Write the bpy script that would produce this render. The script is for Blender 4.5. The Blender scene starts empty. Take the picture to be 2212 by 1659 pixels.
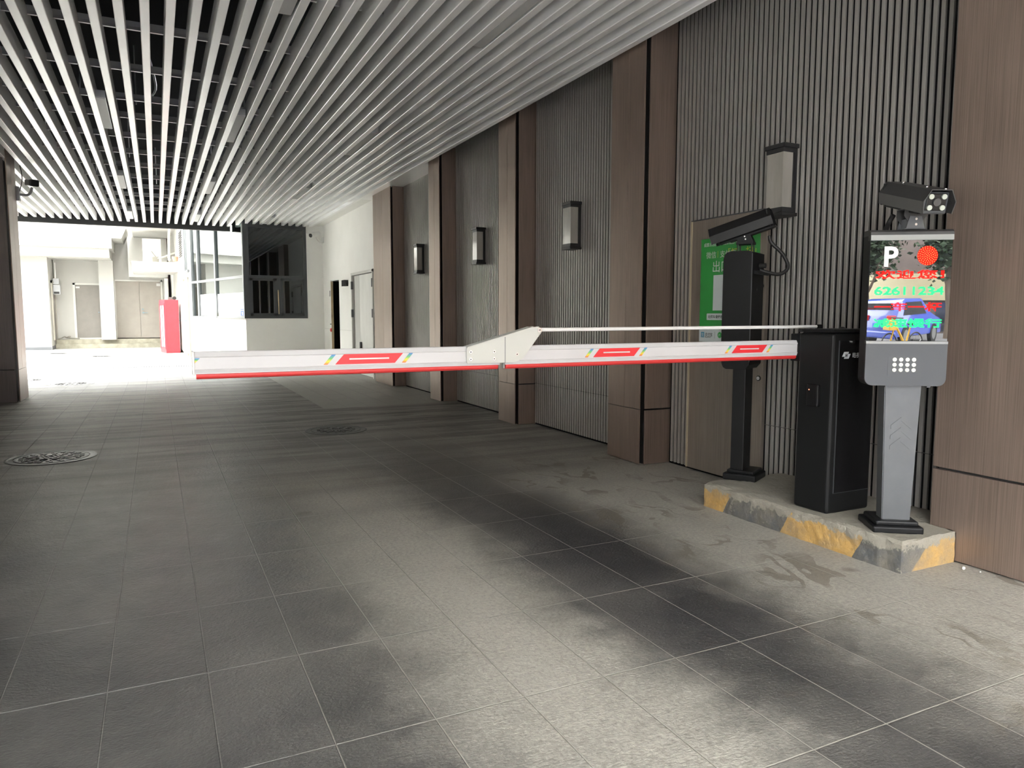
import bpy, bmesh, math, random
from mathutils import Vector, Matrix, noise

random.seed(7)
R = math.radians
S = bpy.context.scene
COL = S.collection

# ------------------------------------------------------------------ camera
F_PX, YAW, PITCH, ROLL = 1573.3, 0.453046, 0.0944308, 0.00118390
cam_data = bpy.data.cameras.new('camera')
cam_data.sensor_fit = 'HORIZONTAL'
cam_data.sensor_width = 36.0
cam_data.lens = 36.0 * F_PX / 2212.0
cam_data.clip_start, cam_data.clip_end = 0.02, 300
cam = bpy.data.objects.new('camera', cam_data)
COL.objects.link(cam)
fw = Vector((math.sin(YAW) * math.cos(PITCH), math.cos(YAW) * math.cos(PITCH), -math.sin(PITCH)))
rt = Vector((math.cos(YAW), -math.sin(YAW), 0))
up = rt.cross(fw)
rt2 = rt * math.cos(ROLL) + up * math.sin(ROLL)
up2 = up * math.cos(ROLL) - rt * math.sin(ROLL)
cam.matrix_world = Matrix(((rt2.x, up2.x, -fw.x, 0), (rt2.y, up2.y, -fw.y, 0), (rt2.z, up2.z, -fw.z, 1.2), (0, 0, 0, 1)))
S.camera = cam

# ------------------------------------------------------------------ light and exposure
S.view_settings.view_transform = 'Standard'
S.view_settings.look = 'None'
S.view_settings.exposure = 4.1
S.cycles.diffuse_bounces = 8
S.cycles.glossy_bounces = 6
S.view_settings.gamma = 1.0
S.view_settings.use_curve_mapping = False
world = bpy.data.worlds.new('overcast_sky')
S.world = world
world.use_nodes = True
wn = world.node_tree.nodes
wl = world.node_tree.links
wn.clear()
w_out = wn.new('ShaderNodeOutputWorld')
w_bg = wn.new('ShaderNodeBackground')
w_tc = wn.new('ShaderNodeTexCoord')
w_sep = wn.new('ShaderNodeSeparateXYZ')
w_ramp = wn.new('ShaderNodeValToRGB')
wl.new(w_tc.outputs['Generated'], w_sep.inputs[0])
wl.new(w_sep.outputs['Z'], w_ramp.inputs[0])
w_ramp.color_ramp.elements[0].position = 0.0
w_ramp.color_ramp.elements[0].color = (0.62, 0.64, 0.66, 1)
w_ramp.color_ramp.elements[1].position = 0.8
w_ramp.color_ramp.elements[1].color = (1.0, 1.0, 0.98, 1)
wl.new(w_ramp.outputs[0], w_bg.inputs['Color'])
w_bg.inputs['Strength'].default_value = 3.2
wl.new(w_bg.outputs[0], w_out.inputs[0])
sun_data = bpy.data.lights.new('sun', 'SUN')
sun_data.energy = 1.0
sun_data.angle = R(12)
sun_data.color = (1.0, 0.97, 0.92)
sun = bpy.data.objects.new('sun', sun_data)
COL.objects.link(sun)
sun.rotation_euler = (R(34), 0, R(22))   # high, from over the street: it lights the paving outside the mouth only

# ------------------------------------------------------------------ node helpers
def new_mat(name):
    m = bpy.data.materials.new(name)
    m.use_nodes = True
    return m, m.node_tree, m.node_tree.nodes['Principled BSDF']

class NT:
    def __init__(s, nt): s.nt = nt
    def put(s, sock, v):
        if isinstance(v, (int, float)): sock.default_value = v
        elif isinstance(v, (tuple, list)):
            sock.default_value = v if len(v) == len(sock.default_value) else tuple(v) + (1,)
        else: s.nt.links.new(v, sock)
    def m(s, op, a, b=0.0, c=0.0, clamp=False):
        n = s.nt.nodes.new('ShaderNodeMath'); n.operation = op; n.use_clamp = clamp
        for i, v in enumerate((a, b, c)): s.put(n.inputs[i], v)
        return n.outputs[0]
    def coord(s, kind='Object'):
        return s.nt.nodes.new('ShaderNodeTexCoord').outputs[kind]
    def xyz(s, v):
        n = s.nt.nodes.new('ShaderNodeSeparateXYZ'); s.nt.links.new(v, n.inputs[0]); return n.outputs
    def vec(s, x, y, z):
        n = s.nt.nodes.new('ShaderNodeCombineXYZ')
        for i, v in enumerate((x, y, z)): s.put(n.inputs[i], v)
        return n.outputs[0]
    def scale(s, v, sc):
        n = s.nt.nodes.new('ShaderNodeMapping'); s.nt.links.new(v, n.inputs[0]); n.inputs['Scale'].default_value = sc
        return n.outputs[0]
    def noise(s, v, sc, detail=3.0, rough=0.55, dist=0.0):
        n = s.nt.nodes.new('ShaderNodeTexNoise'); s.nt.links.new(v, n.inputs['Vector'])
        n.inputs['Scale'].default_value = sc; n.inputs['Detail'].default_value = detail
        n.inputs['Roughness'].default_value = rough; n.inputs['Distortion'].default_value = dist
        return n.outputs[0]
    def white(s, v):
        n = s.nt.nodes.new('ShaderNodeTexWhiteNoise'); s.nt.links.new(v, n.inputs['Vector']); return n.outputs['Value']
    def ramp(s, v, stops, interp='LINEAR'):
        n = s.nt.nodes.new('ShaderNodeValToRGB'); cr = n.color_ramp; cr.interpolation = interp
        while len(cr.elements) < len(stops): cr.elements.new(0.5)
        for e, (p, c) in zip(cr.elements, stops):
            e.position = p; e.color = (c, c, c, 1) if isinstance(c, (int, float)) else tuple(c) + (1,)
        s.put(n.inputs[0], v); return n.outputs[0]
    def range(s, v, a, b, c=0.0, d=1.0):
        n = s.nt.nodes.new('ShaderNodeMapRange'); s.put(n.inputs[0], v)
        for i, q in enumerate((a, b, c, d)): s.put(n.inputs[i + 1], q)
        return n.outputs[0]
    def mix(s, f, a, b, mode='MIX'):
        n = s.nt.nodes.new('ShaderNodeMix'); n.data_type = 'RGBA'; n.blend_type = mode
        s.put(n.inputs[0], f); s.put(n.inputs[6], a); s.put(n.inputs[7], b); return n.outputs[2]
    def bump(s, h, strength, dist=0.01):
        n = s.nt.nodes.new('ShaderNodeBump'); s.put(n.inputs['Height'], h)
        n.inputs['Strength'].default_value = strength; n.inputs['Distance'].default_value = dist
        return n.outputs[0]

def simple(name, col, rough=0.5, metal=0.0, spec=0.5, var=0.0, vscale=6.0, bump=0.0, bscale=80.0, emit=None, estr=0.0, coat=0.0, vaxis=(1, 1, 1)):
    m, nt, b = new_mat(name); n = NT(nt)
    b.inputs['Roughness'].default_value = rough
    b.inputs['Metallic'].default_value = metal
    b.inputs['Specular IOR Level'].default_value = spec
    b.inputs['Coat Weight'].default_value = coat
    v = n.scale(n.coord(), vaxis)
    f = n.noise(v, vscale, 4)
    lo = tuple(c * (1 - var) for c in col); hi = tuple(min(1, c * (1 + var)) for c in col)
    nt.links.new(n.ramp(f, [(0.3, lo), (0.7, hi)]), b.inputs['Base Color'])
    if bump: nt.links.new(n.bump(n.noise(n.coord(), bscale, 3), bump, 0.004), b.inputs['Normal'])
    if emit:
        b.inputs['Emission Color'].default_value = tuple(emit) + (1,); b.inputs['Emission Strength'].default_value = estr
    return m

# ------------------------------------------------------------------ materials
M = {}
M['slat'] = simple('slat_paint', (0.95, 0.95, 0.94), 0.3, 0.2, spec=0.6, var=0.04, vscale=3, vaxis=(1, .4, 1), bump=0.03, bscale=9)
M['deck'] = simple('black_deck', (0.006, 0.006, 0.007), 0.9, spec=0.1)
M['rail'] = simple('rail_metal', (0.42, 0.42, 0.42), 0.35, 0.6)
M['fascia'] = simple('fascia_dark', (0.012, 0.013, 0.015), 0.5)
M['white_wall'] = simple('white_render', (0.86, 0.86, 0.835), 0.8, spec=0.25, var=0.025, vscale=1.5, bump=0.05, bscale=30)
M['court_wall'] = simple('court_render', (0.43, 0.425, 0.402), 0.8, spec=0.2, var=0.02, vscale=1.2)
M['black_steel'] = simple('black_powder_steel', (0.008, 0.0085, 0.009), 0.42, spec=0.2, bump=0.04, bscale=400)
M['black_gloss'] = simple('black_satin', (0.007, 0.007, 0.0075), 0.25, spec=0.3)
M['black_rubber'] = simple('black_rubber', (0.01, 0.01, 0.01), 0.55)
M['dark_grey'] = simple('grey_powder_steel', (0.06, 0.065, 0.071), 0.42, 0.3, bump=0.06, bscale=500)
M['grey_steel'] = simple('grey_neck_steel', (0.10, 0.106, 0.112), 0.4, 0.4, bump=0.06, bscale=500, var=0.06, vscale=12)
M['silver'] = simple('silver_trim', (0.23, 0.237, 0.23), 0.35, 0.5, bump=0.05, bscale=500)
M['cam_grey'] = simple('camera_housing', (0.045, 0.045, 0.045), 0.4, 0.2, bump=0.03, bscale=400)
M['chrome'] = simple('chrome', (0.75, 0.75, 0.75), 0.15, 1.0)
M['white_paint'] = simple('boom_white', (0.56, 0.56, 0.57), 0.35, spec=0.5, var=0.015)
M['cream_paint'] = simple('bracket_cream', (0.54, 0.55, 0.515), 0.45)
M['red_rubber'] = simple('boom_red', (0.62, 0.04, 0.04), 0.35)
M['sticker_red'] = simple('sticker_red', (0.72, 0.03, 0.04), 0.4)
M['white_ink'] = simple('white_ink', (0.6, 0.6, 0.6), 0.5)
M['logo_ink'] = simple('logo_ink', (0.55, 0.58, 0.58), 0.4)
M['black_ink'] = simple('black_ink', (0.02, 0.02, 0.02), 0.5)
M['yellow_ink'] = simple('yellow_ink', (0.55, 0.6, 0.05), 0.5)
M['poster_green'] = simple('poster_green', (0.03, 0.30, 0.055), 0.4, var=0.05, vscale=2)
M['poster_white'] = simple('poster_white', (0.55, 0.6, 0.6), 0.5)
M['poster_blue'] = simple('poster_blue', (0.05, 0.25, 0.4), 0.5)
M['lamp_black'] = simple('lantern_black', (0.015, 0.015, 0.016), 0.4)
M['lamp_glass'] = simple('lantern_diffuser', (0.30, 0.28, 0.25), 0.10, spec=0.9, var=0.2, vscale=10, vaxis=(1, 1, .1))
M['light_diff'] = simple('light_diffuser', (0.5, 0.5, 0.49), 0.5)
M['light_case'] = simple('light_case', (0.45, 0.46, 0.47), 0.35, 0.5)
M['door_taupe'] = simple('door_taupe', (0.31, 0.285, 0.255), 0.55, var=0.07, vscale=3)
M['door_grey'] = simple('door_grey', (0.215, 0.2, 0.183), 0.5, var=0.06, vscale=4)
M['door_white'] = simple('door_white', (0.76, 0.76, 0.735), 0.5, var=0.06, vscale=3, vaxis=(1, 1, .5))
M['door_court'] = simple('court_door_white', (0.46, 0.455, 0.42), 0.5)
M['jamb_court'] = simple('court_jamb', (0.34, 0.325, 0.28), 0.5)
M['jamb'] = simple('door_jamb', (0.55, 0.55, 0.52), 0.5)
M['dark_void'] = simple('dark_interior', (0.012, 0.011, 0.010), 0.9)
M['hinge'] = simple('hinge_grey', (0.09, 0.095, 0.1), 0.4, 0.5)
M['blue_metal'] = simple('handle_steel', (0.25, 0.33, 0.37), 0.3, 0.8)
M['red_cab'] = simple('cabinet_red', (0.46, 0.03, 0.045), 0.4, var=0.12, vscale=3)
M['skirting'] = simple('skirting_grey', (0.10, 0.105, 0.115), 0.5)
M['step'] = simple('concrete_step', (0.30, 0.285, 0.23), 0.9, var=0.22, vscale=5)
M['win_frame'] = simple('window_frame_dark', (0.055, 0.06, 0.062), 0.35, 0.4)
M['win_frame_light'] = simple('window_frame_grey', (0.22, 0.23, 0.235), 0.4, 0.5)
M['paper'] = simple('white_sheet', (0.82, 0.83, 0.84), 0.6, var=0.03)
M['film'] = simple('scuffed_film', (0.42, 0.43, 0.44), 0.5, var=0.35, vscale=7)
M['blue_sign'] = simple('blue_plate', (0.012, 0.06, 0.26), 0.4)
M['ac_white'] = simple('ac_casing', (0.75, 0.74, 0.68), 0.5)
M['ac_dark'] = simple('ac_dark', (0.2, 0.19, 0.16), 0.6)
M['hose'] = simple('wrapped_hose', (0.55, 0.53, 0.44), 0.7)
M['terracotta'] = simple('terracotta', (0.5, 0.2, 0.13), 0.8)
M['wood_edge'] = simple('door_edge_wood', (0.5, 0.4, 0.25), 0.7, var=0.4, vscale=9, vaxis=(1, 1, .3))
M['iron'] = simple('cast_iron', (0.035, 0.035, 0.035), 0.42, 0.3, var=0.3, vscale=20)
M['cctv_white'] = simple('cctv_white', (0.75, 0.75, 0.74), 0.4)
M['cctv_grey'] = simple('cctv_grey', (0.10, 0.095, 0.09), 0.4)
M['pipe_grey'] = simple('pipe_grey', (0.42, 0.43, 0.45), 0.4)
M['led_red'] = simple('led_red', (0.1, 0, 0), 0.6, spec=0.05, emit=(1, 0.012, 0.008), estr=0.13)
M['led_red_core'] = simple('led_red_core', (0.3, 0.1, 0), 0.5, emit=(1, 0.30, 0.06), estr=0.16)
M['led_green'] = simple('led_green', (0, 0.08, 0.02), 0.6, spec=0.05, emit=(0.02, 1.0, 0.20), estr=0.12)
M['reader_led'] = simple('reader_led', (0.3, 0.1, 0.1), 0.5, emit=(1, 0.2, 0.1), estr=0.3)
M['led_lens'] = simple('infrared_lens', (0.42, 0.46, 0.40), 0.2, spec=0.8)
M['speaker_dot'] = simple('speaker_dot', (0.66, 0.68, 0.6), 0.4)
M['bronze_edge'] = simple('panel_edge', (0.42, 0.36, 0.25), 0.45)
M['mirror_black'] = simple('screen_glass', (0.022, 0.022, 0.024), 0.015, spec=1.0)
M['car_blue'] = simple('car_blue', (0.045, 0.085, 0.42), 0.2, spec=0.6, coat=1.0)
M['car_glass'] = simple('car_glass', (0.03, 0.035, 0.04), 0.05, spec=0.8)
M['car_light'] = simple('tail_light', (0.5, 0.02, 0.02), 0.2)
M['plate_blue'] = simple('number_plate', (0.05, 0.15, 0.5), 0.4)
M['bike_yellow'] = simple('bike_yellow', (0.75, 0.42, 0.02), 0.35)
M['bark'] = simple('bark', (0.12, 0.09, 0.065), 0.9, var=0.3, vscale=8, vaxis=(1, 1, .2))
M['leaf'] = simple('leaf_green', (0.02, 0.045, 0.015), 0.6, var=0.5, vscale=5)
M['shop_sign'] = simple('sign_cream', (0.42, 0.38, 0.24), 0.5)
M['shop_red'] = simple('sign_letter_brown', (0.4, 0.16, 0.08), 0.5)
M['shop_wall'] = simple('shop_wall', (0.12, 0.095, 0.085), 0.8, var=0.2, vscale=1)
M['asphalt'] = simple('asphalt', (0.16, 0.16, 0.165), 0.8, var=0.15, vscale=8)
M['scrap'] = simple('paper_scrap', (0.42, 0.42, 0.40), 0.8)
M['cloth_dark'] = simple('dark_cloth', (0.02, 0.02, 0.025), 0.8)
M['skin'] = simple('skin', (0.45, 0.28, 0.2), 0.5)
M['hair'] = simple('dark_hair', (0.015, 0.012, 0.01), 0.5)

def brushed(name, col, rough, metal, seed):
    m, nt, b = new_mat(name); n = NT(nt)
    c = n.coord()
    st = n.noise(n.scale(c, (220, 220, 1.6)), 1.0, 3, 0.6)
    big = n.noise(n.scale(c, (3, 3, .8)), 1.3, 4, 0.6)
    f = n.m('ADD', n.m('MULTIPLY', st, .65), n.m('MULTIPLY', big, .35))
    nt.links.new(n.ramp(f, [(0.36, tuple(x * .72 for x in col)), (0.64, tuple(x * 1.22 for x in col))]), b.inputs['Base Color'])
    nt.links.new(n.range(st, .3, .7, rough - .05, rough + .08), b.inputs['Roughness'])
    b.inputs['Metallic'].default_value = metal
    b.inputs['Specular IOR Level'].default_value = .5
    return m
M['bronze'] = brushed('bronze_cladding', (0.242, 0.184, 0.15), 0.36, 0.6, 0)
M['taupe_metal'] = brushed('taupe_panel', (0.26, 0.225, 0.19), 0.38, 0.5, 1)
M['bronze_shaded'] = brushed('shaded_bronze_cladding', (0.10, 0.085, 0.078), 0.34, 0.6, 3)  # shade on the lone column's side panels, put into a darker bronze
M['flute'] = simple('fluted_grey', (0.30, 0.287, 0.266), 0.38, 0.4, spec=0.5, var=0.04, vscale=2)

# glass that both reflects and shows the room behind it
def glass_mat(name, tint, refl):
    m, nt, b = new_mat(name)
    nt.nodes.remove(b)
    out = [x for x in nt.nodes if x.type == 'OUTPUT_MATERIAL'][0]
    g = nt.nodes.new('ShaderNodeBsdfGlossy'); g.inputs['Roughness'].default_value = 0.01; g.inputs['Color'].default_value = (.9, .95, .95, 1)
    t = nt.nodes.new('ShaderNodeBsdfTransparent'); t.inputs['Color'].default_value = tuple(tint) + (1,)
    f = nt.nodes.new('ShaderNodeFresnel'); f.inputs[0].default_value = 1.5
    a = nt.nodes.new('ShaderNodeMath'); a.operation = 'MULTIPLY_ADD'; a.inputs[1].default_value = 1.0; a.inputs[2].default_value = refl; a.use_clamp = True
    mx = nt.nodes.new('ShaderNodeMixShader')
    nt.links.new(f.outputs[0], a.inputs[0]); nt.links.new(a.outputs[0], mx.inputs[0])
    nt.links.new(t.outputs[0], mx.inputs[1]); nt.links.new(g.outputs[0], mx.inputs[2])
    nt.links.new(mx.outputs[0], out.inputs[0])
    return m
M['glass_dark'] = glass_mat('tinted_glass', (.03, .036, .038), .03)
M['glass_pale'] = glass_mat('pale_glass', (.16, .21, .2), .22)

# black glass front of the ticket display: strong mirror-like coating
def screen_mat():
    m, nt, b = new_mat('display_glass')
    b.inputs['Base Color'].default_value = (.012, .012, .013, 1)
    b.inputs['Roughness'].default_value = .012
    b.inputs['IOR'].default_value = 2.15
    b.inputs['Specular IOR Level'].default_value = .5
    return m
M['screen'] = screen_mat()

# floor: 0.3 x 0.6 m tiles, dust in wheel tracks, drip stains, pale patch
def floor_mat():
    m, nt, b = new_mat('floor_tiles'); n = NT(nt)
    c = n.coord(); X, Y, Z = n.xyz(c)
    u = n.m('DIVIDE', n.m('SUBTRACT', X, 0.109), 0.2967)
    v = n.m('DIVIDE', n.m('SUBTRACT', Y, 1.957), 0.602)
    def line(t, size, w):
        fr = n.m('FRACT', n.m('ADD', t, 100.0))
        d = n.m('MULTIPLY', n.m('MINIMUM', fr, n.m('SUBTRACT', 1.0, fr)), size)
        return n.range(d, w * .5, w * 1.0, 1.0, 0.0)
    grout = n.m('MAXIMUM', line(u, .2967, .0032), line(v, .602, .0032))
    tid = n.vec(n.m('FLOOR', n.m('ADD', u, 100.0)), n.m('FLOOR', n.m('ADD', v, 100.0)), 0.0)
    rnd = n.white(tid)
    big = n.noise(c, 1.1, 4, .6)
    mid = n.noise(c, 5.0, 5, .65)
    fine = n.noise(c, 55.0, 4, .7)
    streak = n.noise(n.scale(c, (1.2, 9, 1)), 1.0, 4, .6)
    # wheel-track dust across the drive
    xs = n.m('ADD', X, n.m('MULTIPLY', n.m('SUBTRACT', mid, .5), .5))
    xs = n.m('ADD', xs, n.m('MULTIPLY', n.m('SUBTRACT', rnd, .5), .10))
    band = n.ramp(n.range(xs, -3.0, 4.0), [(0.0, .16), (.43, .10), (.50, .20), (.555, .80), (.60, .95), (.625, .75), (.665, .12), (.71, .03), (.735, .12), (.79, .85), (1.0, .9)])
    # beyond the gate the dust is even, with exit glare painted into its tone
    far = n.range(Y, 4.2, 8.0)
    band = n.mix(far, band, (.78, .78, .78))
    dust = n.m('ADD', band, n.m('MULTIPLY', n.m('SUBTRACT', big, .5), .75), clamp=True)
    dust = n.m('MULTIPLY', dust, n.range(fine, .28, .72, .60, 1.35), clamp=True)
    base = n.mix(rnd, (.026, .027, .028), (.036, .036, .037))
    col = n.mix(dust, base, (.33, .314, .276))
    # dark cross streaks imitating the floor sheen, painted in further down the drive
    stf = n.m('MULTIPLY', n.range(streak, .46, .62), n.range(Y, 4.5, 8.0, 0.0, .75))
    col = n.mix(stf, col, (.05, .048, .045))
    # shading of concave tile edges, painted along the cross joints further in
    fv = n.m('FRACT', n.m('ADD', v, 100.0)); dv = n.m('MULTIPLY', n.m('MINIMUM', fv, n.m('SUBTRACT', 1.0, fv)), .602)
    joint_shade = n.m('MULTIPLY', n.range(n.m('ADD', dv, n.m('MULTIPLY', n.m('SUBTRACT', mid, .5), .12)), .0, .15, .75, 0.0), n.range(Y, 3.5, 7.0))
    joint_shade = n.m('MULTIPLY', joint_shade, n.range(Y, 18.4, 18.7, 1.0, 0.0))
    col = n.mix(n.m('MULTIPLY', joint_shade, .8), col, (.05, .049, .046))
    # dried drips beside the island
    wob = n.m('MULTIPLY', n.m('SUBTRACT', n.noise(c, 2.2, 3, .5), .5), .9)
    rid = n.noise(n.vec(n.m('ADD', n.m('MULTIPLY', X, 1.9), wob), n.m('ADD', n.m('MULTIPLY', Y, .75), wob), 3.0), 1.5, 2, .45, .8)
    ridge = n.m('ABSOLUTE', n.m('SUBTRACT', rid, .52))
    brk = n.range(n.noise(c, 2.7, 3, .55), .44, .58)
    wid = n.m('ADD', .008, n.m('MULTIPLY', n.noise(c, 4.0, 2, .5), .035))
    drip = n.m('MULTIPLY', n.m('MULTIPLY', n.m('LESS_THAN', ridge, wid), brk), n.range(X, 2.05, 2.3))
    drip = n.m('MULTIPLY', drip, n.range(Y, 4.8, 6.2, .6, 0.0))
    col = n.mix(drip, col, (.10, .085, .062))
    spot = n.m('MULTIPLY', n.range(n.noise(c, 3.2, 2, .4), .70, .76), .6)
    col = n.mix(spot, col, (.07, .055, .045))
    # pale paving patch in front of the service doors
    px = n.range(X, 1.888, 1.896); py = n.range(Y, 9.40, 9.41)
    patch = n.m('MULTIPLY', px, py)
    pc = n.mix(big, (.24, .235, .21), (.36, .35, .31))
    col = n.mix(patch, col, pc)
    court = n.range(Y, 18.6, 18.7)
    col = n.mix(court, col, n.mix(big, (.30, .297, .28), (.38, .378, .355)))
    gcol = n.mix(n.range(Y, 7.0, 11.0), n.mix(n.range(X, .2, .6), (.13, .128, .12), (.30, .29, .255)), (.06, .058, .055))  # far and left grout darkened: grazing shade put into its colour
    col = n.mix(n.m('MULTIPLY', grout, .9), col, gcol)
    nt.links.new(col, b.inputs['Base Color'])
    rg = n.m('ADD', n.range(dust, 0, 1, .36, .62), n.m('MULTIPLY', n.m('SUBTRACT', mid, .5), .2))
    nt.links.new(rg, b.inputs['Roughness'])
    b.inputs['Specular IOR Level'].default_value = .5
    rough_h = n.m('ADD', n.m('MULTIPLY', n.noise(n.scale(c, (1, 1.6, 1)), 70.0, 4, .6), .8), n.m('MULTIPLY', n.noise(c, 24.0, 3, .6), .7))
    h = n.m('SUBTRACT', rough_h, n.m('MULTIPLY', grout, 1.2))
    nt.links.new(n.bump(h, .8, .006), b.inputs['Normal'])
    return m
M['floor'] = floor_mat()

# chipped concrete with yellow and black diagonal bars on the outer faces
def kerb_mat():
    m, nt, b = new_mat('painted_kerb'); n = NT(nt)
    c = n.coord(); X, Y, Z = n.xyz(c)
    nz = n.noise(c, 9.0, 5, .65); fine = n.noise(c, 60.0, 4, .7)
    conc = n.mix(nz, (.20, .185, .15), (.34, .32, .27))
    # long face: bars lean; position along Y, sheared with height
    t = n.m('ADD', n.m('MULTIPLY', n.m('SUBTRACT', 3.51, Y), 1.0), n.m('MULTIPLY', Z, -.55))
    bar = n.ramp(n.range(t, -.2, 1.4), [(0, 1), (.213, 1), (.216, 0), (.50, 0), (.503, 1), (.79, 1), (.793, 0), (1, 0)], 'CONSTANT')
    te = n.m('ADD', n.m('SUBTRACT', X, 3.07), n.m('MULTIPLY', Z, -.9))
    bar_e = n.range(te, .075, .085)
    endface = n.range(Y, 2.19, 2.20, 1.0, 0.0)
    bar = n.mix(endface, bar, bar_e)
    paint = n.mix(bar, (.085, .09, .092), (.47, .285, .085))
    grime = n.range(n.noise(c, 5.5, 4, .6), .42, .66)
    paint = n.mix(n.m('MULTIPLY', grime, .72), paint, (.20, .175, .135))
    wear = n.range(n.m('ADD', n.noise(c, 13.0, 5, .7), n.m('MULTIPLY', n.range(Z, .085, .15), .34)), .60, .66)
    top = n.range(Z, .138, .146)
    cov = n.m('MAXIMUM', wear, top)
    col = n.mix(cov, paint, conc)
    nt.links.new(n.mix(n.range(fine, .3, .75, .25, 0), col, (.1, .09, .075)), b.inputs['Base Color'])
    b.inputs['Roughness'].default_value = .9
    nt.links.new(n.bump(n.m('ADD', fine, n.m('MULTIPLY', nz, 2.0)), .7, .008), b.inputs['Normal'])
    return m
M['kerb'] = kerb_mat()

# the four-colour reflective tabs (a printed blue-green-yellow-red fade)
def rainbow_mat():
    m, nt, b = new_mat('rainbow_tab'); n = NT(nt)
    Z = n.xyz(n.coord('Generated'))[2]
    nt.links.new(n.ramp(Z, [(0, (.75, .12, .05)), (.3, (.8, .65, .05)), (.6, (.15, .5, .15)), (1, (.05, .2, .6))]), b.inputs['Base Color'])
    b.inputs['Roughness'].default_value = .35
    return m
M['rainbow'] = rainbow_mat()

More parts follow.
